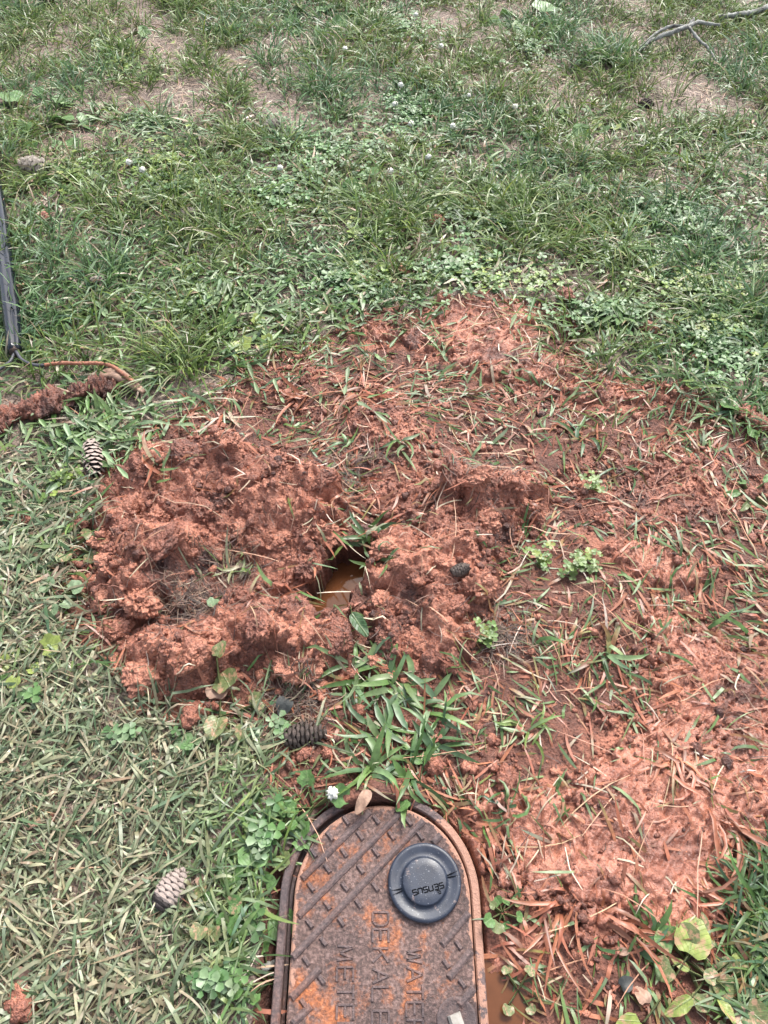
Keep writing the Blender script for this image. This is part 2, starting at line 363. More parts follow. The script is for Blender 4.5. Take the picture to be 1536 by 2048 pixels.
G = 0.007*fbm(X, Y, 3.0, 4, 21) + 0.0035*fbm(X, Y, 30, 3, 25)
def ell(px, py, rx, ry, P=None):
    """soft bump centred at a pixel, radii in metres"""
    x, y = at(px, py)
    return np.exp(-(((X-x)/rx)**2+((Y-y)/ry)**2))
def lumps(n, r0, r1, k=0.8, seed=0, box=(-0.74, 0.84, 0.0, 1.78), mask=None):
    r_ = np.random.default_rng(seed); L = np.zeros_like(X)
    cx = r_.uniform(box[0], box[1], n); cy = r_.uniform(box[2], box[3], n)
    rr = r0*(r1/r0)**r_.random(n); an = r_.uniform(0, np.pi, n); sq = r_.uniform(0.6, 1.0, n); kk = k*r_.uniform(0.5, 1.1, n)
    for i in range(n):
        r = rr[i]
        i0, i1 = np.searchsorted(GX, [cx[i]-r, cx[i]+r]); j0, j1 = np.searchsorted(GY, [cy[i]-r, cy[i]+r])
        if i1-i0 < 2 or j1-j0 < 2: continue
        if mask is not None and not mask[(j0+j1)//2, (i0+i1)//2]: continue
        dx, dy = wx[j0:j1, i0:i1]-cx[i], wy[j0:j1, i0:i1]-cy[i]
        c, s = math.cos(an[i]), math.sin(an[i])
        u, v = (dx*c+dy*s)/r, (-dx*s+dy*c)/(r*sq[i])
        h = r*kk[i]*np.sqrt(np.maximum(0, 1-u*u-v*v))
        L[j0:j1, i0:i1] = np.maximum(L[j0:j1, i0:i1], h)
    return L
near = soil > 0.02
L_big = lumps(330, 0.022, 0.050, 0.75, 1, mask=near)
L_mid = lumps(4200, 0.009, 0.020, 0.80, 2, mask=near)
L_sml = lumps(24000, 0.0042, 0.0090, 0.85, 3, mask=near)
rough = 0.004*fbm(X, Y, 70, 3, 31) + 0.0022*fbm(X, Y, 170, 2, 35)
ridge = 1-np.abs(fbm(X+0.02*fbm(X, Y, 14, 2, 41), Y, 26, 3, 43))

def mound(P, H, edge):
    sd = inpoly_sd(P, wx, wy) + 0.022*fbm(X, Y, 16, 4, 51, 0.6)
    return sd, H*smooth(sd/edge)**0.7
sdL, tL = mound(P_L, 0.034, 0.085)
sdR, tR = mound(P_R, 0.030, 0.085)
sdC, tC = mound(P_C, 0.012, 0.04)
sdD, tD = mound(P_D, 0.007, 0.05)
# shape of the left heap: high back ridge, a clod in the middle, a pit and a trampled grassy dip
shape = (0.030*ell(420,930,0.16,0.07)+0.032*ell(600,1010,0.11,0.06)+0.026*ell(640,1070,0.05,0.05)+0.040*ell(320,1110,0.065,0.045)+0.034*ell(280,1190,0.05,0.05)
         +0.034*ell(350,1330,0.10,0.045)+0.034*ell(560,1275,0.06,0.06)+0.026*ell(665,1300,0.05,0.07)+0.018*ell(230,1110,0.04,0.06)
         -0.075*ell(350,1240,0.060,0.028)-0.050*ell(470,1140,0.075,0.040)-0.070*ell(392,1195,0.035,0.045)-0.03*ell(440,1290,0.03,0.03)-0.02*ell(500,1330,0.03,0.03)
         +0.036*ell(880,1120,0.10,0.075)+0.034*ell(900,1000,0.07,0.05)+0.020*ell(1010,990,0.07,0.04)+0.030*ell(760,1270,0.04,0.04)+0.025*ell(880,1270,0.06,0.05)
         -0.02*ell(800,1030,0.06,0.03)-0.015*ell(980,1060,0.05,0.03))
mm = smooth(np.maximum(sdL, sdR)/0.05)
crumbly = 0.55+0.45*smooth(0.5+fbm(X, Y, 10, 3, 61)*1.6)
lump_t = L_big*0.75*np.clip(fbm(X, Y, 6, 2, 5)+0.75, 0, 1) + L_mid*0.75*crumbly + L_sml*0.60*crumbly + 1.3*rough + 0.020*fbm(X, Y, 9, 3, 57)
tHeap = np.maximum(tL, tR)
T = tHeap + mm*np.maximum(shape, -tHeap*0.93) + smooth(np.maximum(sdL, sdR)/0.02)*lump_t
T = np.maximum(T, tC + smooth(sdC/0.02)*(0.4*L_mid+0.7*L_sml*crumbly+0.3*rough))
T = np.maximum(T, tD*0.8 + smooth(sdD/0.03)*(0.25*L_mid+0.55*L_sml-0.002))
wet = 0.10+0.30*smooth(0.4+fbm(X, Y, 7, 3, 81)*1.3)*mm
tone = -0.03+0.20*fbm(X, Y, 7, 3, 91) + 0.16*smooth((T-0.045)/0.05)
pads = np.zeros_like(X)
for qx, qy, r_ in [(470,905,.05),(580,925,.045),(285,1025,.04),(400,985,.05),(640,1005,.04),(640,1075,.03),(260,1395,.03),(340,1315,.045),(570,1255,.04),(680,1290,.035),(770,1265,.03),(880,1130,.055),(840,1060,.035),(945,1170,.04),(905,985,.04),(1060,975,.04),(230,1130,.03),(520,1010,.03),(900,1270,.03)]:
    pads = np.maximum(pads, ell(qx, qy, r_*1.25, r_))
pads = smooth(pads*1.5+0.7*fbm(X, Y, 28, 3, 95)-0.35)*mm
tone = tone+0.30*pads+0.03*mm*(1-pads); wet = np.maximum(wet, 0.45*pads)
humus = np.clip(ell(375,1215,.045,.05)+ell(330,1145,.05,.03)*.8+ell(440,1140,.04,.03)*.7+ell(1010,1270,.05,.06)+ell(705,925,.035,.04)+ell(940,960,.03,.02)*.7+ell(470,960,.03,.015)*.6+ell(590,1410,.07,.03), 0, 1)
tone = tone-0.40*humus; wet = wet*(1-0.7*humus)
regs = [sdL, sdR]
streak = fbm(X*0.9+Y*0.5, Y*0.9-X*0.5, 1, 1, 3)*0
film = np.zeros_like(X)
def smear(Ps, H, patchy, wetv, seed):
    global T, wet, tone, film
    sd = np.full(X.shape, -9.0)
    for P in Ps: sd = np.maximum(sd, inpoly_sd(P, wx, wy))
    e = sd + 0.006 + patchy*fbm(X, Y, 26, 5, seed, 0.68) - patchy*0.08
    e = e + patchy*0.9*fbm(X, Y, 9, 2, seed+9) - 0.25*patchy
    film = np.maximum(film, smooth((sd+0.05)/0.07))
    cover = smooth(e/0.016)
    t = H*cover + cover*(0.003*ridge + 0.0055*fbm(X*0.6+Y*0.8, (Y*0.6-X*0.8)*4.5, 16, 4, seed+6, 0.6) + 0.42*L_mid*np.clip(fbm(X, Y, 9, 2, seed+3)*1.6-0.05, 0, 1) + 0.30*L_sml*np.clip(0.5+fbm(X, Y, 9, 2, seed+5)*1.5, 0, 1) + 0.9*rough) - (1-cover)*0.01
    T = np.maximum(T, t)
    wet = np.where(cover > 0.3, np.maximum(wet, wetv*cover), wet)
    tone = tone + (0.14+0.34*fbm(X, Y, 13, 4, seed+8, 0.6))*cover
    return np.where(cover > 0.02, sd+0.06, sd)
regs += [smear(P_S1[:1], 0.009, 0.030, 0.55, 101), smear(P_S2, 0.012, 0.016, 0.5, 111), smear(P_S3, 0.009, 0.034, 0.6, 121),
         smear(P_S4[:1], 0.010, 0.040, 1.0, 131), smear(P_S6, 0.003, 0.03, 0.9, 141), sdC, sdD, smear(P_S1[1:2], 0.008, 0.022, 0.5, 107), smear(P_S1[2:], 0.006, 0.03, 0.4, 108), smear(P_S4[1:], 0.012, 0.03, 0.85, 133)]
T *= smooth((-sd_hole-0.002)/0.012); T = T*smooth((-sd_lid+0.002)/0.012)
G += soil*0.30*(L_sml*0.9+0.35*L_mid)*(0.4+0.6*smooth(0.5+fbm(X, Y, 8, 2, 65)))
G -= 0.012*soil*smooth(0.4+fbm(X, Y, 5, 2, 68))
G -= 0.16*smooth((sd_hole+0.006)/0.016)
G -= 0.008*ell(1002,1990,0.035,0.05) + 0.010*ell(1240,1790,0.03,0.02)*0
topm = smooth(1-np.abs((X+0.012)/0.085))**0.6*smooth((Y-0.29)/0.02); topm = np.clip(topm*1.6+0.25*fbm(X, Y, 25, 2, 77)*(topm > 0.02), 0, 1)
sdl2 = sd_lid-0.0175*topm
G += 0.026*topm*smooth((sd_lid+0.03)/0.03)
G -= 0.006*smooth((sd_lid+0.05)/0.05)*(1-topm) + 0.075*smooth((sdl2+0.004)/0.010)
G -= 0.030*smooth(1-np.abs((X-at(545,1850)[0])/0.022))*smooth((0.27-Y)/0.08)*smooth(1-np.maximum(0, 0.0-Y)/0.3)
H = G + np.maximum(T, 0)
def hz(x, y):
    """surface height (soil or mud) at points"""
    fx = np.clip(np.interp(x, GX, np.arange(nx)), 0, nx-1.001); fy = np.clip(np.interp(y, GY, np.arange(ny)), 0, ny-1.001)
    i, j = fx.astype(int), fy.astype(int); u, v = fx-i, fy-j
    return (H[j, i]*(1-u)+H[j, i+1]*u)*(1-v)+(H[j+1, i]*(1-u)+H[j+1, i+1]*u)*v
def samp(A, x, y):
    i = np.clip(np.searchsorted(GX, x), 0, nx-1); j = np.clip(np.searchsorted(GY, y), 0, ny-1); return A[j, i]
def hz1(x, y): return float(hz(np.array([x]), np.array([y]))[0])

VI = np.arange(nx*ny).reshape(ny, nx)
quads = np.stack([VI[:-1, :-1], VI[:-1, 1:], VI[1:, 1:], VI[1:, :-1]], -1).reshape(-1, 4)
Tq = T.ravel()[quads]
covered = np.zeros(len(quads), bool)
def sub(V, Fq, **attrs):
    u, inv = np.unique(Fq, return_inverse=True)
    return V[u], inv.reshape(Fq.shape), {k: v.ravel()[u] for k, v in attrs.items()}
VG = np.stack([X.ravel(), Y.ravel(), G.ravel()], -1); VM = np.stack([X.ravel(), Y.ravel(), (G+np.maximum(T, -0.003)).ravel()], -1)
mq_mask = Tq.max(1) > 0.0015
owner = np.argmax(np.stack(regs, 0).reshape(len(regs), -1), 0)[quads[:, 0]]; owner[owner == 11] = 5
mud_info = [('mud_pile', 'big lumpy heap of red clay left of the water-filled hole'), ('mud_pile', 'orange clay heap between the hole and the muddy lawn on its right'),
            ('mud_smear', 'thin orange clay smear farthest up the lawn, over flattened grass'), ('mud_smear', 'short pale clay smear right of the orange heap'),
            ('mud_smear', 'pinkish clay smear with grass poking through at the right edge, above the wet spill'), ('mud_spill', 'wet glossy clay spill right of the meter cover, reaching its frame'),
            ('mud_film', 'thin clay film round the small puddle beside the meter frame'), ('mud_crumbs_patch', 'crumbly dark clay strip leading up from behind the hole'),
            ('mud_crumbs_patch', 'loose dark red crumbs spread over the lawn at the right'),
            ('mud_smear', 'narrow broken clay streak trailing right from the far smear'), ('mud_smear', 'small clay dab in flattened grass above the big heap')]
for k, (nm, lb) in enumerate(mud_info):
    ids = np.nonzero(mq_mask & (owner == k))[0]; fq = quads[ids]
    if len(fq) == 0: continue
    if len(fq) < 9000:                      # keep the main piece of the small smears
        par = {}
        def find(a):
            while par.setdefault(a, a) != a: par[a] = par[par[a]]; a = par[a]
            return a
        for q in fq.tolist():
            r0 = find(q[0])
            for w_ in q[1:]: par[find(w_)] = r0
        rt = np.array([find(q) for q in fq[:, 0].tolist()]); u_, c_ = np.unique(rt, return_counts=True); ids = ids[rt == u_[np.argmax(c_)]]; fq = quads[ids]
    covered[ids] = True
    v_, f_, a_ = sub(VM, fq, wet=wet, tone=tone)
    tag(mesh_obj(nm, v_, f_, M_MUD, attrs=a_), lb, 'mud')

v_, f_, a_ = sub(VG, quads[~(covered & (Tq.min(1) > 0.005))], soil=soil, film=film)
tag(mesh_obj('ground', v_, f_, M_GROUND, attrs=a_), kind='structure')
def puddle(px, py, r, z, name='puddle', n=28):
    x, y = at(px, py, z)
    V = [(x, y, z)]+[(x+r[0]*math.cos(a)*(1+0.1*math.sin(3*a+px)), y+r[1]*math.sin(a), z) for a in np.linspace(0, 2*np.pi, n, endpoint=False)]
    o = mesh_obj(name, V, [(0, i+1, (i+1) % n+1) for i in range(n)], M_WATER); tag(o, kind='structure'); return o
hx, hy = at(675, 1150, -0.05)
o = puddle(672, 1150, (0.075, 0.13), -0.075)
x_, y_ = at(1002, 1992); puddle(1002, 1990, (0.036, 0.055), hz1(x_, y_)+0.0045)

def ico():
    p = (1+5**.5)/2
    v = np.array([(-1,p,0),(1,p,0),(-1,-p,0),(1,-p,0),(0,-1,p),(0,1,p),(0,-1,-p),(0,1,-p),(p,0,-1),(p,0,1),(-p,0,-1),(-p,0,1)], float); v /= np.linalg.norm(v[0])
    f = np.array([(0,11,5),(0,5,1),(0,1,7),(0,7,10),(0,10,11),(1,5,9),(5,11,4),(11,10,2),(10,7,6),(7,1,8),(3,9,4),(3,4,2),(3,2,6),(3,6,8),(3,8,9),(4,9,5),(2,4,11),(6,2,10),(8,6,7),(9,8,1)])
    return v, f
def subdiv(v, f):
    v = list(map(tuple, v)); cache = {}; out = []
    def mid(a, b):
        k = (min(a, b), max(a, b))
        if k not in cache:
            m = (np.array(v[a])+np.array(v[b]))/2; m /= np.linalg.norm(m); v.append(tuple(m)); cache[k] = len(v)-1
        return cache[k]
    for a, b, c in f:
        ab, bc, ca = mid(a, b), mid(b, c), mid(c, a); out += [(a, ab, ca), (b, bc, ab), (c, ca, bc), (ab, bc, ca)]
    return np.array(v), np.array(out)
I0 = ico(); I1 = subdiv(*I0)
I2 = subdiv(*I1); I3 = subdiv(*I2); I4 = subdiv(*I3)
def n3(v, s, o, seed, gain=0.5):
    return (fbm(v[:, 0], v[:, 1], s, o, seed, gain)+fbm(v[:, 1]+3.1, v[:, 2], s, o, seed+40, gain)+fbm(v[:, 2]+7.7, v[:, 0], s, o, seed+80, gain))/1.7
BIG = []
for k_ in range(8):                         # big clods: blunt faces, torn edges, a few smooth spade-cut sides
    v = I4[0].copy(); r_ = np.random.default_rng(500+k_)
    for _ in range(7):
        nrm = r_.normal(size=3); nrm /= np.linalg.norm(nrm); d_ = v@nrm; lim = r_.uniform(0.55, 0.85)
        v = v-np.maximum(0, d_-lim)[:, None]*nrm*0.85
    rad_ = 1+0.26*n3(v, 1.5, 3, 400+k_)+0.22*(0.6-np.abs(n3(v, 3.2, 3, 420+k_, 0.6)))+0.13*n3(v, 8, 4, 440+k_, 0.7)
    v = v*rad_[:, None]*np.array([1.0, 0.85, 0.62])
    up_ = smooth(v[:, 2]*1.6)
    o_ = mesh_obj('clod', v, I4[1], M_MUD, attrs={'wet': 0.08+(0.38 if k_ % 3 else 0.15)*up_*smooth(0.5+n3(v, 2.5, 2, 460+k_)), 'tone': (0.24, 0.12, 0.20, -0.06, 0.26, 0.16, 0.22, 0.04)[k_]+0.10*n3(v, 2, 2, 470+k_)})
    BIG.append(o_.data); bpy.data.objects.remove(o_)
def heap_clods(pile, spots, seed):
    r_ = np.random.default_rng(seed); put = []
    for px, py, r in spots:
        x, y = at(px, py, 0.04); r *= r_.uniform(0.58, 1.0); z = hz1(x, y)-0.16*r; put.append((x, y, z, r))
        o_ = link_mesh('clod', BIG[r_.integers(8)], pile)
        o_.location = (x, y, z); o_.scale = (r*r_.uniform(.9, 1.25), r*r_.uniform(.8, 1.1), r*r_.uniform(0.7, 1.1)); o_.rotation_euler = (r_.normal(0, .25), r_.normal(0, .25), r_.uniform(0, 6.28))
    return put
PL = [o_ for o_ in COL.objects if o_.name.startswith('mud_pile')]
put = heap_clods(PL[0], [(320,1110,.052),(275,1195,.045),(228,1125,.036),(355,1165,.030),(300,1335,.050),(385,1325,.045),(450,1345,.032),(268,1392,.034),(345,1405,.030),(520,1250,.040),(585,1240,.040),(605,1320,.040),(540,1312,.034),(672,1275,.040),(692,1340,.034),(640,1362,.030),(640,1045,.042),(615,1100,.040),(560,1060,.034),(480,1045,.034),(560,960,.048),(640,965,.040),(455,905,.048),(375,925,.044),(525,900,.040),(300,940,.034),(250,1015,.038),(312,1025,.034),(400,1010,.040),(210,1065,.030),(200,1180,.030),(220,1245,.030),(430,1275,.028),(240,1320,.032)], 21)
put += heap_clods(PL[1], [(890,1125,.048),(830,1085,.038),(950,1172,.042),(850,1165,.034),(905,1215,.034),(780,1262,.040),(760,1305,.030),(840,1272,.038),(900,1300,.034),(940,1255,.030),(900,960,.038),(950,985,.036),(1012,972,.038),(1070,1005,.032),(880,1035,.038),(970,1035,.034),(775,1085,.034),(800,1135,.030),(768,1190,.028),(840,1015,.030),(1040,1045,.028),(822,1320,.028)], 22)
for x, y, z, r in put:
    d2 = ((X-x)**2+(Y-y)**2)/(r*0.88)**2
    H = np.where(d2 < 1, np.maximum(H, z+0.60*r*np.sqrt(np.maximum(0, 1-d2))), H)

# ------------------------------------------------------------------ meter lid, frame and antenna cap
def bar(V, Fc, p0, p1, w, h, z0, w_top=None):
    """a raised bar with chamfered top, between two points on the lid"""
    p0, p1 = np.array(p0), np.array(p1); d = p1-p0; L = np.linalg.norm(d); d = d/max(L, 1e-9); n = np.array([-d[1], d[0]])
    wt = w*0.55 if w_top is None else w_top
    b = len(V)
    for (ww, e, zz) in ((w, 0.0, z0-0.001), (w*0.95, 0.0, z0+h*0.5), (wt, -0.18*w, z0+h)):
        for s, q in ((-1, p0-d*e), (1, p0-d*e), (1, p1+d*e), (-1, p1+d*e)):
            V.append((q[0]+n[0]*s*ww/2, q[1]+n[1]*s*ww/2, zz))
    for k in (0, 4):
        for i in range(4): Fc.append((b+k+i, b+k+(i+1) % 4, b+k+4+(i+1) % 4, b+k+4+i))
    Fc.append((b+8, b+9, b+10, b+11))
def stad_ring(cx, cy, r, length, n=40):
    """outline: straight sides, round far end, square near end with small corners"""
    pts = [(cx+r*math.cos(a), cy+r*math.sin(a)) for a in np.linspace(0, math.pi, n)]
    c = 0.02; yb = cy-length
    pts += [(cx-r, yb+c), (cx-r+0.3*c, yb+0.3*c), (cx-r+c, yb), (cx+r-c, yb), (cx+r-0.3*c, yb+0.3*c), (cx+r, yb+c)]
    return pts
LZ = 0.006
lid = empty('water_meter_cover', (0, 0, 0))
tag(lid, 'rusted cast iron meter lid with raised ribs, rounded at its far end', 'meter cover')
prof = [(0.004, -0.018), (0.001, -0.004), (0.0, LZ-0.002), (0.0022, LZ)]
V, Fc = [], []; rings = []
inner = [0.012, 0.03, 0.055, 0.085]
for dr, z in prof+[(d, LZ) for d in inner]:
    rg = stad_ring(LIDX, LIDY, LR-dr, 0.33-dr*0.5); rings.append(len(V))
    V += [(x, y, z) for x, y in rg]; nr = len(rg)
for k in range(len(rings)-1):
    for i in range(nr):
        Fc.append((rings[k]+i, rings[k]+(i+1) % nr, rings[k+1]+(i+1) % nr, rings[k+1]+i))
Fc.append(tuple(rings[-1]+i for i in range(nr)))
Va = np.array(V)
stain = 0.22+np.clip(0.75-np.minimum((LR-np.hypot(Va[:, 0]-LIDX, np.maximum(0, Va[:, 1]-LIDY)))/0.012, 1)*0.75, 0, 1)*np.clip((Va[:, 1]-0.13)/0.06, 0, 1)*0.9
lb = mesh_obj('lid_plate', V, Fc, M_RUST, lid, attrs={'mudstain': stain}, smooth_=False)
Z1 = lambda x, y: at(500+x/2.793, 1550+y/2.793, LZ)   # measured on an enlarged crop of the lid
for a, b in [((290,580),(670,205)), ((270,790),(850,200)), ((237,1020),(970,255)), ((230,1248),(390,1080)), ((1072,950),(1222,770)), ((1110,1135),(1235,980)), ((1170,1290),(1250,1190)), ((1020,382),(1066,335)), ((235,1391),(340,1290))]:
    V, Fc = [], []; bar(V, Fc, Z1(*a), Z1(*b), 0.0100, 0.0045, LZ, 0.0035)
    mesh_obj('rib', V, Fc, M_RIB, lid, smooth_=False)
for (x, y) in [(537,255),(447,343),(355,435),(705,250),(615,340),(525,435),(432,522),(340,625),(885,260),(790,340),(703,432),(618,527),(530,625),(432,728),(333,830),(700,625),(607,720),(510,820),(410,930),(315,1040),(400,1145),(950,340),(1165,950),(1095,1055),(1185,1165),(300,1275)]:
    V, Fc = [], []; bar(V, Fc, Z1(x-17, y-24), Z1(x+17, y+24), 0.0065, 0.0040, LZ)
    mesh_obj('stud', V, Fc, M_RIB, lid, smooth_=False)
GL = {'W': [((0,1),(.25,0)), ((.25,0),(.5,.9)), ((.5,.9),(.75,0)), ((.75,0),(1,1))], 'A': [((0,0),(.5,1)), ((.5,1),(1,0)), ((.2,.38),(.8,.38))],
      'T': [((0,1),(1,1)), ((.5,0),(.5,1))], 'E': [((0,0),(0,1)), ((0,0),(1,0)), ((0,.5),(.85,.5)), ((0,1),(1,1))], 'R': [((0,0),(0,1)), ((0,1),(.8,1)), ((.8,1),(1,.75)), ((1,.75),(.8,.5)), ((.8,.5),(0,.5)), ((.4,.5),(1,0))],
      'D': [((0,0),(0,1)), ((0,1),(.7,1)), ((.7,1),(1,.75)), ((1,.75),(1,.25)), ((1,.25),(.7,0)), ((.7,0),(0,0))], 'K': [((0,0),(0,1)), ((0,.4),(1,1)), ((.35,.6),(1,0))],
      'L': [((0,0),(0,1)), ((0,0),(1,0))], 'B': [((0,0),(0,1)), ((0,1),(.9,1)), ((.9,1),(.9,.5)), ((0,.5),(1,.5)), ((1,.5),(1,0)), ((1,0),(0,0))],
      'M': [((0,0),(.1,1)), ((.1,1),(.5,.2)), ((.5,.2),(.9,1)), ((.9,1),(1,0))], 'S': [((1,1),(0,1)), ((0,1),(0,.5)), ((0,.5),(1,.5)), ((1,.5),(1,0)), ((1,0),(0,0))],
      'N': [((0,0),(0,1)), ((0,1),(1,1)), ((1,1),(1,0))], 'U': [((0,1),(0,0)), ((0,0),(1,0)), ((1,0),(1,1))]}
def lid_word(word, px, rows, hgt=0.0225, wid=0.017):
    for ch, row in zip(word, rows):
        cx, cy = at(px, row, LZ); V, Fc = [], []
        for (u0, v0), (u1, v1) in GL[ch]:       # turned a quarter: letter tops point to +x, reading towards -y
            bar(V, Fc, (cx+(v0-.5)*hgt, cy-(u0-.5)*wid), (cx+(v1-.5)*hgt, cy-(u1-.5)*wid), 0.0036, 0.0021, LZ)
        mesh_obj('letter', V, Fc, M_RIB, lid, smooth_=False)
lid_word('WATER', 829, [1912, 1949, 1984, 2020, 2056])
lid_word('DEKALB', 761, [1838, 1872, 1911, 1952, 1989, 2037])
lid_word('METER', 690, [1906, 1949, 1984, 2025, 2062])
def lathe(profile, cx, cy, n=48, wob=0):
    V, Fc = [], []
    for k, (r, z) in enumerate(profile):
        for i in range(n):
            a = 2*math.pi*i/n; V.append((cx+r*math.cos(a), cy+r*math.sin(a), z))
    for k in range(len(profile)-1):
        for i in range(n): Fc.append((k*n+i, k*n+(i+1) % n, (k+1)*n+(i+1) % n, (k+1)*n+i))
    Fc.append(tuple((len(profile)-1)*n+i for i in range(n)))
    return V, Fc
bx, by = at(913, 2040, LZ)
V, Fc = lathe([(0.027, LZ-0.001), (0.0265, LZ+0.0025), (0.024, LZ+0.003), (0.021, LZ+0.001)], bx, by, 28)
mesh_obj('bolt_boss', V, Fc, M_RIB, lid)
V, Fc = [], []; bar(V, Fc, (bx-0.0095, by-0.004), (bx+0.0075, by+0.002), 0.017, 0.009, LZ, 0.0145)
mesh_obj('bolt_head', V, Fc, M_STONE, lid, smooth_=False)

frame = empty('meter_box', (0, 0, 0))
tag(frame, 'dark iron frame ringing the meter lid, right side smeared with clay', 'meter box')
fcx, fcy = LIDX-0.0035, LIDY+0.0025
V, Fc = [], []; rings = []
for r, z in [(0.1475, -0.09), (0.1470, -0.001), (0.1455, 0.001), (0.1365, 0.001), (0.1345, -0.0015), (0.1340, -0.020), (0.1300, -0.021), (0.1290, -0.09)]:
    rg = stad_ring(fcx, fcy, r, 0.335+(r-0.134), 48); rings.append(len(V)); V += [(x, y, z) for x, y in rg]; nr = len(rg)
for k in range(len(rings)-1):
    for i in range(nr): Fc.append((rings[k]+i, rings[k]+(i+1) % nr, rings[k+1]+(i+1) % nr, rings[k+1]+i))
Va = np.array(V)
o = mesh_obj('rim', V, Fc, M_FRAME, frame, smooth_=False)
m2 = mat_rust('clay_smeared_iron', raised=True); o.data.materials.clear(); o.data.materials.append(m2)
a = o.data.attributes.new('mudstain', 'FLOAT', 'POINT'); a.data.foreach_set('value', (np.clip((Va[:, 0]-0.04)/0.07, 0, 1)*0.95*np.clip((Va[:, 1]+0.02)/0.10, 0.35, 1)).astype(np.float32))

cap = empty('antenna_cap', (0, 0, 0))
tag(cap, 'round blue-black plastic cap with stamped letters sitting on the rusty lid', 'cap')
ax, ay = at(849, 1764, LZ+0.006); R = 0.0535
pr = [(0.047, LZ-0.0005), (0.0515, LZ+0.0005), (R, LZ+0.003), (R+0.0004, LZ+0.0068), (R-0.0006, LZ+0.0090), (R-0.0028, LZ+0.0100), (R-0.006, LZ+0.0098), (0.042, LZ+0.0078), (0.0365, LZ+0.0072), (0.0338, LZ+0.0082), (0.0328, LZ+0.0112), (0.0320, LZ+0.0132), (0.0305, LZ+0.0139), (0.020, LZ+0.0140)]
V, Fc = lathe(pr, ax, ay, 72); mesh_obj('cap_body', V, Fc, M_CAP, cap)
for ang in (math.radians(12), math.radians(197)):
    V, Fc = [], []
    d = np.array([math.cos(ang), math.sin(ang)]); c0 = np.array([ax, ay])
    for off in (-0.0012, 0.0016):
        n_ = np.array([-d[1], d[0]])*off; bar(V, Fc, c0+d*0.0345+n_, c0+d*0.0505+n_*2.2, 0.0008, 0.0016, LZ+0.0086, 0.0006)
    mesh_obj('groove', V, Fc, M_SLIT, cap, smooth_=False)
th = math.radians(193); ux, uy = np.array([math.cos(th), math.sin(th)]), np.array([-math.sin(th), math.cos(th)])
base = np.array([ax, ay]) + (np.array(at(885, 1768, LZ+.014))-np.array(at(849, 1764, LZ+.014)))*0 
start = np.array(at(887, 1770, LZ+.014))
for i, ch in enumerate('SENSUS'):
    V, Fc = [], []; o_ = start + ux*0.0080*i
    for (u0, v0), (u1, v1) in GL[ch]:
        bar(V, Fc, o_+ux*u0*0.0060+uy*(v0-0.5)*0.0070, o_+ux*u1*0.0060+uy*(v1-0.5)*0.0070, 0.0017, 0.0005, LZ+0.0140, 0.0015)
    mesh_obj('letter', V, Fc, M_SLIT, cap, smooth_=False)
V, Fc = [], []
for k in range(3):
    q = start+ux*0.006+uy*(0.0052+0.0022*k); bar(V, Fc, q, q+ux*(0.006-0.001*k), 0.0013, 0.0005, LZ+0.0140, 0.0011)
mesh_obj('logo_mark', V, Fc, M_SLIT, cap, smooth_=False)

# ------------------------------------------------------------------ swept tubes: pipe, wires, twigs
def sweep(path, radii, cross=None, n=10, jitter=0.0, seed=0):
    """tube along a 3-D path; cross(a) scales the radius round the section"""
    r_ = np.random.default_rng(seed); P = np.array(path, float); V, Fc = [], []
    T_ = np.gradient(P, axis=0); T_ /= np.linalg.norm(T_, axis=1)[:, None]
    up = np.array([0, 0, 1.0])
    for k in range(len(P)):
        s = np.cross(T_[k], up); s /= np.linalg.norm(s)+1e-9; u = np.cross(s, T_[k])
        for i in range(n):
            a = 2*math.pi*i/n; r = radii[k]*(cross(a) if cross else 1)*(1+jitter*r_.normal())
            V.append(P[k]+s*math.cos(a)*r+u*math.sin(a)*r)
    for k in range(len(P)-1):
        for i in range(n): Fc.append((k*n+i, k*n+(i+1) % n, (k+1)*n+(i+1) % n, (k+1)*n+i))
    Fc.append(tuple(range(n-1, -1, -1))); Fc.append(tuple((len(P)-1)*n+i for i in range(n)))
    return np.array(V), Fc
def spline(pts, m=8):
    P = np.array(pts, float); out = []
    Q = np.vstack([2*P[0]-P[1], P, 2*P[-1]-P[-2]])
    for i in range(1, len(Q)-2):
        for t in np.linspace(0, 1, m, endpoint=False):
            a, b, c, d = Q[i-1], Q[i], Q[i+1], Q[i+2]
            out.append(0.5*((2*b)+(-a+c)*t+(2*a-5*b+4*c-d)*t*t+(-a+3*b-3*c+d)*t**3))
    out.append(P[-1]); return np.array(out)
def ground_path(pts, lift, m=8):
    """pixels on the ground plus a height above the local surface"""
    Q = [];
    for p in pts:
        x, y = at(p[0], p[1], 0.01); Q.append((x, y, hz1(x, y)+lift+(p[2] if len(p) > 2 else 0)))
    return spline(Q, m)
pp = ground_path([(36,716),(31,660),(22,590),(12,520),(3,450),(-10,370),(-25,290),(-45,200)], 0.030, 8)
pipe = empty('split_hose', (0, 0, 0)); tag(pipe, 'glossy black plastic hose lying along the left edge of the lawn', 'hose')
rr = np.interp(np.arange(len(pp)), [0, 3, 12, len(pp)], [0.0150, 0.0185, 0.0225, 0.0245])
V, Fc = sweep(pp, rr, lambda a: 1.0-0.30*math.exp(-((((a-1.25+math.pi) % (2*math.pi))-math.pi)/0.22)**2), 28)
mesh_obj('hose_body', V, Fc, M_PIPE, pipe)
e0 = pp[0]-(pp[1]-pp[0])/np.linalg.norm(pp[1]-pp[0])*0.004
V, Fc = sweep([e0, pp[0]+(pp[1]-pp[0])*0.3], [0.0120, 0.0128], None, 20); mesh_obj('muddy_dark_hollow', V, Fc, M_HOLLOW, pipe)  # solid plug, coloured dark to paint the shaded hollow of the muddy end
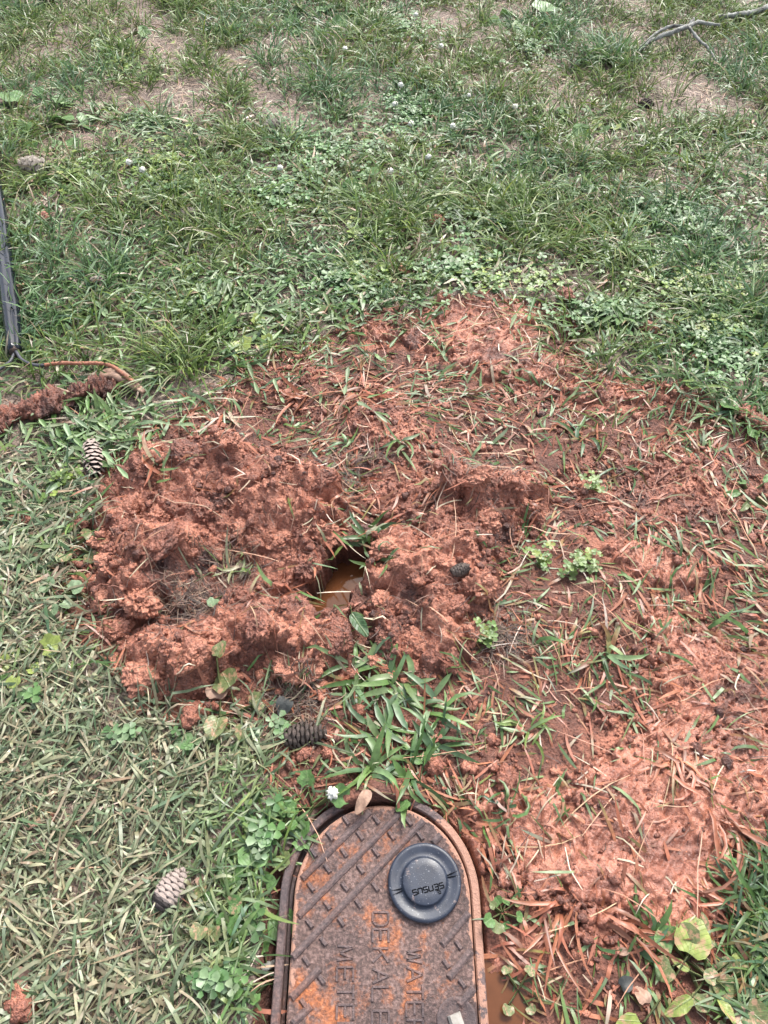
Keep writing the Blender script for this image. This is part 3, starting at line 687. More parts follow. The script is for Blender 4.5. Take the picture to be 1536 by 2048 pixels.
wp = ground_path([(-60,790),(-20,768),(8,750),(28,737),(35,718)], 0.030)
V, Fc = sweep(wp, [0.0036]*len(wp), None, 8); tag(mesh_obj('wire', V, Fc, M_WIRE), 'black wire running off the left edge from the hose end', 'wire')
wire = empty('wire', (0, 0, 0)); tag(wire, 'thin wire from the hose end, bare black then coated with red clay', 'wire')
wp = ground_path([(40,718),(52,735),(75,745),(100,746)], 0.034); V, Fc = sweep(wp, [0.0040]*len(wp), None, 8); mesh_obj('bare_wire', V, Fc, M_WIRE, wire)
wp = ground_path([(97,746),(130,744),(170,743),(205,742),(232,749),(255,765),(272,780)], 0.034, 12); V, Fc = sweep(wp, [0.0043]*len(wp), None, 9, 0.12, 5); mesh_obj('clay_coat', V, Fc, M_WIREMUD, wire)

# clay-caked strip
sp = ground_path([(-60,870),(-10,845),(50,825),(110,806),(160,790),(205,780),(240,783)], 0.003, 22)
strip = empty('clay_caked_strip', (0, 0, 0)); tag(strip, 'long strip caked in red clay lying across the grass below the hose', 'clay strip')
rr = np.interp(np.linspace(0, 1, len(sp)), [0, .3, .75, .92, 1], [0.036, 0.030, 0.026, 0.019, 0.008])*(1+0.28*np.sin(np.linspace(0, 17, len(sp)))*np.linspace(1, .5, len(sp))+0.15*np.sin(np.linspace(0, 41, len(sp))))
n_ = 44; V, Fc = sweep(sp, rr, lambda a: 1.0 if math.sin(a) > 0 else 0.6, n_)
Vd = V.copy(); cen = np.repeat(sp, n_, 0)
dirn = V-cen; dirn /= np.linalg.norm(dirn, axis=1)[:, None]+1e-9
ang = np.tile(np.arange(n_)/n_*2*np.pi, len(sp)); ln = np.repeat(np.linspace(0, 0.6, len(sp)), n_)
dis = 0.012*fbm(ln*0.7+0.02*np.cos(ang), 0.03*np.sin(ang)+4, 17, 3, 5)+0.011*fbm(ln*0.8+0.03*np.cos(ang), 0.034*np.sin(ang), 42, 4, 7)+0.009*fbm(ln*0.8-0.03*np.sin(ang), 0.034*np.cos(ang), 110, 3, 9)
V = Vd+dirn*dis[:, None]
mesh_obj('clay_crust', V, Fc, M_MUD, strip, attrs={'wet': np.full(len(V), 0.15), 'tone': -0.04-0.16*np.clip(ln*3-0.6, 0, 1)})
fl = ground_path([(205,760),(235,757),(262,770),(290,790)], 0.022, 6)
V, Fc = sweep(fl, np.interp(np.linspace(0, 1, len(fl)), [0, .3, 1], [0.012, 0.020, 0.006]), lambda a: 0.35+0.65*abs(math.cos(a)), 12, 0.08, 3)
mesh_obj('torn_flap', V, Fc, M_DEAD, strip)

twig = empty('lichen_twig', (0, 0, 0)); tag(twig, 'forked grey twig covered in pale lichen, upper right of the lawn', 'twig')
for pts, r0, r1 in [([(1262,122),(1290,104,.02),(1330,94,.04),(1362,88,.05)], .006, .009), ([(1270,118),(1300,90,.02),(1330,82,.04),(1362,86,.05)], .005, .006),
                    ([(1362,88,.05),(1385,78,.05),(1405,76,.04),(1432,74,.03)], .009, .004), ([(1368,88,.05),(1390,100,.03),(1412,114,.02),(1428,130,.01)], .006, .003), ([(1372,82,.05),(1376,76,.06)], .009, .004)]:
    wp = ground_path(pts, 0.02, 7); V, Fc = sweep(wp, np.linspace(r0, r1, len(wp)), None, 8, 0.22, len(pts)+int(r0*1e4)); mesh_obj('branch', V, Fc, M_BARK, twig)
wp = ground_path([(1436,42),(1470,40,.01),(1500,34,.01),(1540,25,.01),(1600,10)], 0.02, 7)
V, Fc = sweep(wp, [0.010]*len(wp), None, 8, 0.18, 8); tag(mesh_obj('stick', V, Fc, M_BARK), 'short pale lichen-covered stick at the top right corner', 'stick')
wp = ground_path([(520,1935),(540,1920,.004),(552,1900,.006),(557,1870,.004)], 0.004, 7)
V, Fc = sweep(wp, np.linspace(0.006, 0.003, len(wp)), None, 8, 0.15, 8); tag(mesh_obj('root', V, Fc, M_BARK), 'grey root stub against the left side of the meter frame', 'root')

# ------------------------------------------------------------------ pine cones
def scale_mesh(mat):
    V = [(-.5,0,0), (.5,0,0), (-.62,.55,.10), (.62,.55,.10), (0,.5,.30), (-.30,.95,.10), (.30,.95,.10), (0,1.05,.16), (0,0,-.1), (0,.8,-.06)]
    Fq = [(0,1,4),(0,4,2),(1,3,4),(2,4,5),(4,3,6),(4,7,5),(4,6,7),(0,2,9),(0,9,8),(8,9,1),(1,9,3),(2,5,9),(5,7,9),(7,6,9),(6,3,9)]
    me = bpy.data.meshes.new('cone_scale'); me.from_pydata(V, [], Fq); me.materials.append(mat); return me
SCALES = {m.name: scale_mesh(m) for m in (M_CONE_S, M_CONE_G, M_CONE_B, M_CONE_D)}
def pine_cone(p0, p1, rad, label, mat, parts=True, dark_end=0, rows=9, open_=0.35, sink=0.15):
    """p0: blunt base pixel, p1: tip pixel"""
    (x0, y0), (x1, y1) = at(*p0), at(*p1); L = math.hypot(x1-x0, y1-y0)
    zb = hz1((x0+x1)/2, (y0+y1)/2)+rad*sink+0.004
    e = empty('pine_cone', (x0, y0, zb)); yaw = math.atan2(y1-y0, x1-x0); e.rotation_euler = (0, 0, yaw); tag(e, label, 'pine cone')
    t_ = np.linspace(0, 1, 9); core = [(L*t, 0, 0) for t in t_]
    V, Fc = sweep(core, [max(0.002, rad*0.72*math.sin(math.pi*min(1, .18+.8*t))**0.7) for t in t_], None, 12); mesh_obj('core', V, Fc, M_CONE_D, e)
    acc_v, acc_f = [], []
    for r in range(rows):
        t = (r+0.3)/rows; rr = rad*math.sin(math.pi*(0.16+0.80*t))**0.75
        cnt = max(5, int(round(8*(0.5+0.5*rr/rad)))); sz = 2*math.pi*rr/cnt*0.86
        for k in range(cnt):
            a = 2*math.pi*(k+0.5*(r % 2))/cnt + random.uniform(-.05, .05)
            if math.sin(a) < -0.55: continue
            lift = open_*random.uniform(.8, 1.2)
            out = Vector((0, math.cos(a), math.sin(a))); fw = Vector((1, 0, 0))
            yv = (fw*math.cos(lift)+out*math.sin(lift)).normalized(); zv = (out*math.cos(lift)-fw*math.sin(lift)).normalized(); xv = yv.cross(zv)
            M = Matrix(((xv.x, yv.x, zv.x, L*(t-0.05)), (xv.y, yv.y, zv.y, out.y*rr*0.72), (xv.z, yv.z, zv.z, out.z*rr*0.72), (0, 0, 0, 1))) @ Matrix.Diagonal((sz, L/rows*1.45, sz*0.9, 1))
            mt = M_CONE_D if t < dark_end else mat
            if parts: link_mesh('cone_scale', SCALES[mt.name], e, M)
            else:
                b = len(acc_v); me = SCALES[mat.name]
                acc_v += [tuple(M @ v.co) for v in me.vertices]; acc_f += [tuple(b+i for i in f.vertices) for f in me.polygons]
    if not parts: tag(mesh_obj('cone_scales', acc_v, acc_f, mat, e, smooth_=False), kind='stuff')
pine_cone((318,1818), (372,1740), 0.024, 'pale pine cone with a dark broken base in the clippings left of the lid', M_CONE_S, True, 0.20, 10, 0.25)
pine_cone((184,888), (193,958), 0.024, 'pointed grey-brown pine cone at the upper left edge of the big clay heap', M_CONE_S, True, 0, 10, 0.45)
pine_cone((345,446), (400,430), 0.026, 'grey pine cone with clay on one end, lying in the upper left grass', M_CONE_G, False, 0, 9)
pine_cone((185,570), (222,578), 0.020, 'small dark pine cone half hidden in grass right of the hose', M_CONE_G, False, 0, 7)
pine_cone((100,348), (42,342), 0.034, 'weathered pale grey cone on straw near the left edge', M_CONE_G, False, 0, 8, 0.7)
pine_cone((532,270), (556,258), 0.026, 'small whitish cone in the straw gap near the top centre', M_CONE_G, False, 0, 6, 0.7)
pine_cone((1282,206), (1304,218), 0.020, 'dark cone in a bare straw gap at the upper right', M_CONE_B, False, 0, 7, 0.5, 0.1)
pine_cone((898,1182), (932,1170), 0.013, 'dark pine cone half buried in the orange heap right of the hole', M_CONE_B, False, 0, 8, 0.35, -0.35)
pine_cone((570,1478), (655,1468), 0.022, 'rotted blackish cone on bare soil above the meter lid', M_CONE_B, False, 0, 10, 0.6, 0.0)
pine_cone((85,0), (100,14), 0.03, 'dark cone at the very top left of the lawn', M_CONE_B, False, 0, 6, 0.7)

# ------------------------------------------------------------------ grass, straw and leaves
GREENS = np.array([(0.055,0.105,0.030), (0.092,0.165,0.048), (0.135,0.220,0.072), (0.205,0.280,0.150), (0.200,0.270,0.075), (0.080,0.145,0.080)])
STRAWS = np.array([(0.36,0.29,0.20), (0.50,0.42,0.32), (0.26,0.185,0.13), (0.42,0.27,0.18)])
CLAYS = np.array([(0.30,0.105,0.060), (0.40,0.15,0.085), (0.20,0.085,0.050), (0.46,0.19,0.115)])
def pick(A, n, p=None): 
    c = A[rng.choice(len(A), n, p=p)]; return c*rng.uniform(0.75, 1.25, (n, 1))*rng.uniform(0.93, 1.07, (n, 3))
PROF = {'grass': [0.75, 1.0, 0.95, 0.70, 0.05], 'lance': [0.55, 0.95, 1.0, 0.72, 0.04], 'needle': [0.9, 1, 1, 0.9, 0.4]}
def blade_geo(x, y, az, el, bend, L, W, c0, c1, lift=0.001, curl=0.0, roll=0.0, prof='grass', across=2, clamp=True, zbase=None):
    n = len(x); S = 5; t = np.linspace(0, 1, S)
    one = np.ones(n); el, bend, L, W, curl, roll, lift = [np.asarray(v)*one for v in (el, bend, L, W, curl, roll, lift)]
    step = (L/(S-1))[:, None]
    tm = (t[:-1]+t[1:])/2
    E = el[:, None]-bend[:, None]*tm; A = az[:, None]+curl[:, None]*tm
    dx, dy, dz = np.cos(E)*np.cos(A)*step, np.cos(E)*np.sin(A)*step, np.sin(E)*step
    z0 = np.zeros((n, 1)); Px = x[:, None]+np.hstack([z0, np.cumsum(dx, 1)]); Py = y[:, None]+np.hstack([z0, np.cumsum(dy, 1)])
    zb = hz(x, y) if zbase is None else zbase
    Pz = zb[:, None]-0.002+np.hstack([z0, np.cumsum(dz, 1)])
    if clamp: Pz[:, 1:] = np.maximum(Pz[:, 1:], hz(Px[:, 1:].ravel(), Py[:, 1:].ravel()).reshape(n, S-1)+lift[:, None])
    Af = np.hstack([A, A[:, -1:]]); Ef = np.hstack([E, E[:, -1:]])
    px, py = -np.sin(Af), np.cos(Af)
    nx_, ny_, nz_ = -np.sin(Ef)*np.cos(Af), -np.sin(Ef)*np.sin(Af), np.cos(Ef)
    cr, sr = np.cos(roll)[:, None], np.sin(roll)[:, None]
    sx, sy, sz = px*cr+nx_*sr, py*cr+ny_*sr, nz_*sr
    w = np.array(PROF[prof])[None, :]*W[:, None]/2
    if across == 2: offs = [(-1, 0), (1, 0)]
    else: offs = [(-1, 0.22), (0, -0.10), (1, 0.22)]
    Vs = [np.stack([Px+sx*w*o+nx_*w*q, Py+sy*w*o+ny_*w*q, Pz+sz*w*o+nz_*w*q], -1) for o, q in offs]
    K = across; V = np.stack(Vs, 2).reshape(-1, 3)
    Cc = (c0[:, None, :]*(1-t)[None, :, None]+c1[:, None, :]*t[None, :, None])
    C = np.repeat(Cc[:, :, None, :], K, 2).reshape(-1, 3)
    bq = []
    for s in range(S-1):
        for k in range(K-1): bq.append((s*K+k, s*K+k+1, (s+1)*K+k+1, (s+1)*K+k))
    Fq = (np.arange(n)[:, None, None]*(S*K)+np.array(bq)[None]).reshape(-1, 4)
    return V, Fq, C
class Pool:
    def __init__(s): s.V, s.F, s.C, s.n = [], [], [], 0
    def add(s, g):
        V, Fq, C = g; s.V.append(V); s.F.append(Fq+s.n); s.C.append(C); s.n += len(V)
    def build(s, name, mat, label, cat):
        o = mesh_obj(name, np.concatenate(s.V), np.concatenate(s.F), mat, col=np.concatenate(s.C)); tag(o, label, cat, kind='stuff'); return o
# things that keep grass away
def px_of(x, y):
    d = y*CT+CH*ST; u = y*ST-CH*CT
    return CX+F*x/d, CY-F*u/d
GAPS = [(330,95,45,25),(370,200,65,45),(200,265,150,50),(70,300,60,45),(560,245,60,40),(590,85,45,20),(930,170,60,20),(1190,280,75,40),(1320,350,75,28),(1040,560,80,35),(1270,70,40,25),(90,400,60,20),(700,150,40,20),(860,110,40,15),(1100,130,40,20),(1400,190,40,18),(480,140,30,20),(1480,400,50,20),(600,590,60,30),(320,660,50,25),(560,330,50,20),(60,960,60,30),(120,1270,60,40)]
def gap(x, y):
    px, py = px_of(x, y); g = np.zeros(len(x))
    wob = 1+0.5*noise(x*14, y*14, 5)
    for a, b, rx, ry in GAPS: g = np.maximum(g, np.exp(-((((px-a)/rx)**2+((py-b)/ry)**2)/wob.clip(.4, 2))**2))
    return g
def in_lid(x, y, m=0.0): return (stadium(x, y, LIDX-0.004, LIDY+0.003, 0.150+m) > 0) | ((np.abs(x+0.160) < 0.014+m*0.5) & (y < 0.24))
def muddy(x, y): return samp(T, x, y) > 0.003
def soil_at(x, y): return samp(soil, x, y)
def cloud(n, x0, x1, y0, y1): return rng.uniform(x0, x1, n), rng.uniform(y0, y1, n)
green, straw, clayp = Pool(), Pool(), Pool()

# 1 upright lawn tufts, from the middle of the picture to well past its top edge
cx, cy = cloud(8200, -2.3, 2.3, 0.95, 4.6)
px, py = px_of(cx, cy)
dens = (1-0.93*gap(cx, cy))*(1-0.97*soil_at(cx, cy))*np.clip(0.85+0.9*fbm(cx, cy, 2.2, 3, 201), 0.5, 1)
keep = (rng.random(len(cx)) < dens) & ~muddy(cx, cy) & (np.abs(cx) < 0.85+0.42*cy) & ((py < 760) | (px > 1100))
cx, cy = cx[keep], cy[keep]
patch = fbm(cx, cy, 1.7, 3, 211); tall = np.clip(0.85+0.55*fbm(cx, cy, 2.8, 2, 215), 0.45, 1.5)
big = rng.random(len(cx)) < 0.20
for j in range(len(cx)):
    n = int(rng.integers(11, 20) + (10 if big[j] else 0)); spread = 0.018+0.012*rng.random()
    x = cx[j]+rng.normal(0, spread, n); y = cy[j]+rng.normal(0, spread, n)
    az = np.arctan2(y-cy[j], x-cx[j])+rng.normal(0, 0.7, n)
    L = rng.uniform(0.045, 0.11, n)*tall[j]*(1.35 if big[j] else 1.0)
    cshift = np.array([0.9, 1.0, 1.1]) if patch[j] > 0.15 else np.array([1.12, 1.03, 0.8])
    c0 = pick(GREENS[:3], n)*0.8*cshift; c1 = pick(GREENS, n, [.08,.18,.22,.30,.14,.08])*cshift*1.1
    dry = rng.random(n) < 0.10; c1[dry] = pick(STRAWS, dry.sum())
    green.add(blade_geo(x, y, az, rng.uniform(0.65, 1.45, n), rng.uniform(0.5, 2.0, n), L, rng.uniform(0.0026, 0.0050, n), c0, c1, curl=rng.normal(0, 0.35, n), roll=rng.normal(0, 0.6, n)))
# 2 low sprawling wide blades in the middle distance and left
n = 15000; x, y = cloud(n, -1.35, 1.45, 0.55, 2.6); px, py = px_of(x, y)
sl = soil_at(x, y); k = (rng.random(n) < (1-0.6*gap(x, y))*(1-0.92*sl)*np.clip(0.75+0.8*fbm(x, y, 4, 2, 221), .25, 1)) & ~muddy(x, y) & (np.abs(x) < 0.75+0.42*y) & ~in_lid(x, y)
x, y = x[k], y[k]; n = len(x)
c0, c1 = pick(GREENS, n, [.2,.25,.2,.2,.08,.07]), pick(GREENS, n, [.1,.2,.2,.28,.12,.1]); d_ = rng.random(n) < 0.14; c0[d_] = pick(STRAWS, d_.sum()); c1[d_] = pick(STRAWS, d_.sum())
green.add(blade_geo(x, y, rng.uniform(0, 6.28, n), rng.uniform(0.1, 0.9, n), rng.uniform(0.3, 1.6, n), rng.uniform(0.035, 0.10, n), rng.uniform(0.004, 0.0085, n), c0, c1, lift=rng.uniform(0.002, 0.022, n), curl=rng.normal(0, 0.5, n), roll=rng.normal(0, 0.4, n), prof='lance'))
# 3 matted clippings, lower left
n = 32000; x, y = cloud(n, -0.95, 0.03, -0.25, 1.15); px, py = px_of(x, y)
sl = soil_at(x, y); k = (rng.random(n) < (1-0.94*sl)*np.clip((1.15-y)/0.35, 0, 1)*np.clip(1.2-0.3*(px > 430), 0, 1)) & ~muddy(x, y) & ~in_lid(x, y, 0.010)
x, y, px, py = x[k], y[k], px[k], py[k]; n = len(x)
fr = np.clip((px-330)/160, 0, 1)[:, None]*np.clip((py-1450)/150, 0, 1)[:, None]      # fresher growth towards the frame
CLIP = np.array([(0.155,0.185,0.105), (0.235,0.245,0.155), (0.095,0.140,0.075), (0.33,0.30,0.20), (0.055,0.090,0.040), (0.20,0.145,0.095)])
c0 = 1.25*pick(CLIP, n)*(1-fr)+pick(GREENS, n)*fr; c1 = 1.3*pick(CLIP, n)*(1-fr)+pick(GREENS, n)*fr
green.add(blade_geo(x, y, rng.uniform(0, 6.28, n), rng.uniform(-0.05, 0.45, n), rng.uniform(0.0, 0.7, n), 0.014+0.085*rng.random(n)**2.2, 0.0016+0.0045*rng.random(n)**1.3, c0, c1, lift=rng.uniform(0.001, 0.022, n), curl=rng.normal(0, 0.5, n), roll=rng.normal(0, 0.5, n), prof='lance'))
# 4 blades in and round the clay: some green, most coated
n = 26000; x, y = cloud(n, -0.75, 1.05, 0.0, 1.95); sl = soil_at(x, y); tk = samp(T, x, y)
heap = np.maximum(samp(sdL, x, y), samp(sdR, x, y)) > 0.01
k = (sl > 0.3) & ~in_lid(x, y, 0.004) & (rng.random(n) < np.where(heap, 0.025, np.where(tk > 0.004, 0.24, np.clip(0.55+0.9*fbm(x, y, 6, 2, 231), 0.12, 1)))) & (samp(sd_hole, x, y) < -0.01)
x, y = x[k], y[k]; tk = tk[k]; n = len(x)
cl = rng.random(n) < np.where(tk > 0.004, 0.90, 0.62)
c0 = np.where(cl[:, None], pick(CLAYS, n), pick(GREENS, n, [.3,.3,.15,.15,.05,.05])); c1 = np.where((rng.random(n) < 0.6)[:, None] & cl[:, None], pick(CLAYS, n), pick(GREENS, n, [.3,.25,.15,.15,.1,.05]))
flow = -0.75+0.8*fbm(x, y, 3, 2, 241)*3
az = np.where(rng.random(n) < 0.65, flow+rng.normal(0, 0.35, n)+np.pi*(rng.random(n) < .5), rng.uniform(0, 6.28, n))
green.add(blade_geo(x, y, az, rng.uniform(-0.05, 0.5, n), rng.uniform(0.2, 1.0, n), rng.uniform(0.02, 0.075, n), rng.uniform(0.0015, 0.0060, n), c0, c1, lift=rng.uniform(0.0005, 0.007, n), curl=rng.normal(0, 0.4, n), roll=rng.normal(0, 0.35, n), prof='lance'))
# 5 long wet blades at the lower right edge
n = 1250; px = rng.normal(1565, 50, n); py = rng.uniform(1700, 2060, n); P_ = np.array([at(a, b) for a, b in zip(px, py)]); x, y = P_[:, 0], P_[:, 1]
k = (px > 1440+0.6*np.maximum(0, 1850-py)*0.9) & (px > 1440-0.0*py); x, y = x[k], y[k]; n = len(x); px = px[k]
c0, c1 = pick(GREENS[[0, 1, 1, 5]], n), pick(GREENS[[1, 2, 5, 3]], n); d_ = rng.random(n) < 0.2; c0[d_] = pick(CLAYS, d_.sum())
green.add(blade_geo(x, y, rng.uniform(0, 6.28, n), rng.uniform(0.1, 1.0, n), rng.uniform(0.4, 1.6, n), rng.uniform(0.03, 0.085, n), rng.uniform(0.0025, 0.006, n), c0, c1, lift=rng.uniform(0.002, 0.02, n), curl=rng.normal(0, 0.3, n), roll=rng.normal(0, 0.5, n)))
green.build('grass', M_BLADE, 'short lawn grass and matted clippings all round the clay', 'grass')
# 6 straw, dead thatch and pine needles
n = 52000; x, y = cloud(n, -2.2, 2.2, -0.1, 4.3); px, py = px_of(x, y); sl = soil_at(x, y); g = gap(x, y)
k = (np.abs(x) < 0.72+0.42*y) & (rng.random(n) < np.where(sl > 0.5, 0.07, 0.30+0.7*g)) & ~in_lid(x, y, 0.0) & (samp(sd_hole, x, y) < 0)
x, y = x[k], y[k]; n = len(x)
c0 = pick(STRAWS, n, [.35,.3,.2,.15]); c1 = c0*rng.uniform(0.8, 1.1, (n, 1))
straw.add(blade_geo(x, y, rng.uniform(0, 6.28, n), rng.uniform(-0.05, 0.25, n), rng.uniform(0, 0.4, n), rng.uniform(0.02, 0.075, n), rng.uniform(0.0012, 0.0028, n), c0, c1, lift=rng.uniform(0.001, 0.010, n), curl=rng.normal(0, 0.6, n), prof='needle'))
n = 1500; x, y = cloud(n, -1.8, 1.8, 0.0, 3.9); sl = soil_at(x, y)
k = (np.abs(x) < 0.72+0.42*y) & ~in_lid(x, y, 0.01) & (samp(sd_hole, x, y) < -0.01) & (rng.random(n) < np.where(sl > .5, .8, .5)); x, y = x[k], y[k]; n = len(x)
c0 = pick(np.array([(0.34,0.17,0.10), (0.26,0.12,0.07), (0.42,0.27,0.17)]), n); 
straw.add(blade_geo(x, y, rng.uniform(0, 6.28, n), rng.uniform(0.0, 0.2, n), rng.uniform(0, 0.3, n), rng.uniform(0.07, 0.16, n), rng.uniform(0.0010, 0.0018, n), c0, c0*1.1, lift=rng.uniform(0.002, 0.012, n), curl=rng.normal(0, 0.5, n), prof='needle'))
# fine rootlets on the broken clay
n = 5200; x, y = cloud(n, -0.72, 0.82, 0.25, 1.6); sl = soil_at(x, y); k = (sl > 0.5) & (rng.random(n) < np.clip(0.35+1.2*fbm(x, y, 7, 2, 251), 0.05, 1)) & ~in_lid(x, y, 0.0) & (samp(sd_hole, x, y) < -0.01); x, y = x[k], y[k]; n = len(x)
c0 = pick(np.array([(0.13,0.06,0.04), (0.22,0.09,0.055), (0.06,0.035,0.028)]), n)
straw.add(blade_geo(x, y, rng.uniform(0, 6.28, n), rng.uniform(0.0, 0.5, n), rng.uniform(0, 0.8, n), rng.uniform(0.015, 0.055, n), rng.uniform(0.0008, 0.0014, n), c0, c0, lift=rng.uniform(0.0005, 0.004, n), curl=rng.normal(0, 1.2, n), prof='needle'))
# the dark rooty nests in the heap and on its right
for (qx, qy, m_) in [(385,1215,260), (470,1130,120), (1010,1270,260), (700,930,160), (590,1400,260), (940,960,90)]:
    P_ = np.array([at(qx+rng.normal(0, 32), qy+rng.normal(0, 24)) for _ in range(m_)]); x, y = P_[:, 0], P_[:, 1]
    c0 = pick(np.array([(0.035,0.022,0.018), (0.08,0.045,0.03), (0.20,0.13,0.09)]), m_)
    straw.add(blade_geo(x, y, rng.uniform(0, 6.28, m_), rng.uniform(0, 0.7, m_), rng.uniform(0, 1, m_), rng.uniform(0.02, 0.05, m_), rng.uniform(0.0008, 0.0016, m_), c0, c0, lift=rng.uniform(0.001, 0.008, m_), curl=rng.normal(0, .8, m_), prof='needle'))
straw.build('pine_straw', M_STRAW, 'dry straw, pine needles and rootlets strewn over lawn and clay', 'straw')

# clay crumbs
def crumbs(n, r0, r1, box, prob, base, tone_, seed):
    r_ = np.random.default_rng(seed); x = r_.uniform(box[0], box[1], n); y = r_.uniform(box[2], box[3], n)
    k = (r_.random(n) < prob(x, y)) & ~in_lid(x, y, 0.004) & (samp(sd_hole, x, y) < -0.004); x, y = x[k], y[k]; n = len(x)
    rad = r0*(r1/r0)**(r_.random(n)**1.6); bv, bf = base
    q = r_.normal(size=(n, 3, 3)); Q, _ = np.linalg.qr(q)
    jit = 1+r_.uniform(-0.42, 0.42, (n, len(bv), 1))
    V = np.einsum('nij,vj->nvi', Q, bv)*jit*rad[:, None, None]*np.array([1, 1, 0.8])*r_.uniform(0.75, 1.2, (n, 1, 3))
    V += np.stack([x, y, hz(x, y)+rad*0.35], -1)[:, None, :]
    Fq = (np.arange(n)[:, None, None]*len(bv)+bf[None]).reshape(-1, 3)
    return V.reshape(-1, 3), Fq, np.repeat(tone_+r_.normal(0, 0.10, n), len(bv))
def pr_crumb(x, y):
    h = np.maximum(samp(sdL, x, y), samp(sdR, x, y)) > 0.0; c = np.maximum(samp(sdC, x, y), samp(sdD, x, y)) > -0.01; sl = soil_at(x, y)
    w_ = samp(wet, x, y)
    return np.where(h, 0.9*np.clip(0.45+1.3*fbm(x, y, 9, 2, 61), 0.1, 1), np.where(c, 0.9, 0.75*sl*np.clip(0.6+1.5*fbm(x, y, 6, 2, 66), 0.1, 1)))*(sl > 0.25)*np.where(w_ > 0.5, 0.30, 1)*np.clip(0.6+0.8*samp(SLOPE, x, y), 0.6, 2.5)
gy_, gx_ = np.gradient(H, GY, GX); SLOPE = np.hypot(gx_, gy_)
BOX = (-0.72, 0.95, 0.05, 1.75)
cs = [crumbs(44000, 0.0015, 0.0050, BOX, pr_crumb, I0, 0.0, 1), crumbs(3000, 0.005, 0.010, BOX, pr_crumb, I1, 0.0, 2)]
off = 0; Vs, Fs, Ts = [], [], []
for v, f, t in cs: Vs.append(v); Fs.append(f+off); Ts.append(t); off += len(v)
Vs = np.concatenate(Vs); Ts = np.concatenate(Ts)
tag(mesh_obj('clay_crumbs', Vs, np.concatenate(Fs), M_MUD, attrs={'wet': np.full(len(Vs), 0.1), 'tone': Ts}), 'loose crumbs of red clay scattered over heaps and soil', 'clay crumbs', kind='stuff')
# loose clods that lie by themselves
CL = []
for s in range(6):
    v = I3[0].copy(); d = 1+0.34*fbm(v[:, 0]*1.3+s*7, v[:, 1]*1.3+v[:, 2]*0.9, 1.3, 4, 300+s)+0.12*fbm(v[:, 0]+v[:, 2]*.7, v[:, 1]-v[:, 2]*.6, 6, 2, 320+s)
    v = v*d[:, None]*np.array([1, 0.8, 0.62]); me = mesh_obj('clod_proto', v, I3[1], M_MUD, attrs={'wet': np.full(len(v), .12), 'tone': np.full(len(v), 0.03)}); m_ = me.data; bpy.data.objects.remove(me); CL.append(m_)
for i, (px, py, r, lb) in enumerate([(525,503,.017,'small clay clod in grass left of the far smear'), (872,448,.026,'larger of two orange clods highest up the lawn'), (906,452,.013,'smaller of two orange clods highest up the lawn'),
        (808,546,.022,'orange clod between clover and the far smear'), (838,490,.014,'tiny clod in clover below the two highest clods'), (1297,662,.024,'orange clod alone in the grass at the right'), (1384,718,.013,'small flat clod right of the lone orange clod'),
        (1132,597,.026,'dark clod at the top right end of the far smear'), (1490,828,.024,'dark red clod near the right edge below the far smear'), (1515,850,.026,'dark red clod touching the right edge of the lawn'), (1500,992,.016,'pale clod on leaves at the right edge'),
        (168,1053,.016,'clod just left of the big clay heap'), (58,1042,.016,'crumbly clod in straw by the left edge'), (28,1043,.012,'small clod next to the crumbly one by the left edge'), (385,1440,.020,'clod hanging off the lower tip of the big heap'),
        (712,1424,.015,'dark clod in the broad-bladed grass above the lid'), (656,1506,.013,'reddish clod beside the rotted cone'), (610,1510,.014,'clod on bare soil left of the rotted cone'), (352,445,.018,'clay lump stuck to the grey cone in the upper grass'), (90,440,.020,'clay lump beside the hose near the left edge'),
        (45,2012,.024,'clay patch at the bottom left corner'), (100,1640,.010,'small red clod in the clippings at the left'), (470,548,.010,'tiny red clod in the upper left grass'), (1010,1560,.020,'clod at the top of the wet spill'), (870,1530,.018,'clod right of the broad-bladed grass above the lid')]):
    x, y = at(px, py); o = link_mesh('clay_clod', CL[i % 6]); o.location = (x, y, hz1(x, y)+r*0.35); o.scale = (r, r, r); o.rotation_euler = (0, 0, i*1.7); tag(o, lb, 'clod')

# ------------------------------------------------------------------ leafy plants
def leaf_geo(kind, n=16):
    V, rings = [(0, 0.42, -0.05)], []
    for rr in (0.55, 1.0):
        for i in range(n):
            a = 2*math.pi*(i+0.5)/n-math.pi/2           # starts at the stalk, at y = 0
            ca, sa = math.cos(a), math.sin(a)
            if kind == 'round': r = 0.56*(1-0.45*math.exp(-((1+sa)/0.10)))*(1+0.04*math.sin(7*a)); x, y = ca*r*1.08, 0.42+sa*r*0.95
            elif kind == 'heart': r = 0.52*(1-0.40*math.exp(-((1+sa)/0.10)))*(1+0.35*math.exp(-((1-sa)/0.08))); x, y = ca*r*0.95, 0.42+sa*r
            elif kind == 'lobed': r = 0.54*(1-0.45*math.exp(-((1+sa)/0.10)))*(1+0.13*math.cos(6*a)); x, y = ca*r*1.1, 0.42+sa*r
            else: r = 0.5; x, y = ca*0.23*(1-0.25*sa), 0.5+sa*0.5
            z = 0.22*rr*abs(x)+0.035*math.sin(5*a+len(kind))*rr - 0.22*max(0, y-0.55)*rr
            V.append((x*rr, 0.42+(y-0.42)*rr, z))
    Fc = [(0, 1+i, 1+(i+1) % n) for i in range(n)]+[(1+i, 1+n+i, 1+n+(i+1) % n, 1+(i+1) % n) for i in range(n)]
    return np.array(V), Fc
LCOL = {'green': (0.105,0.205,0.060), 'dark': (0.045,0.100,0.036), 'yellow': (0.25,0.31,0.075), 'grey': (0.18,0.26,0.14), 'dull': (0.15,0.18,0.07)}
LEAVES = {}
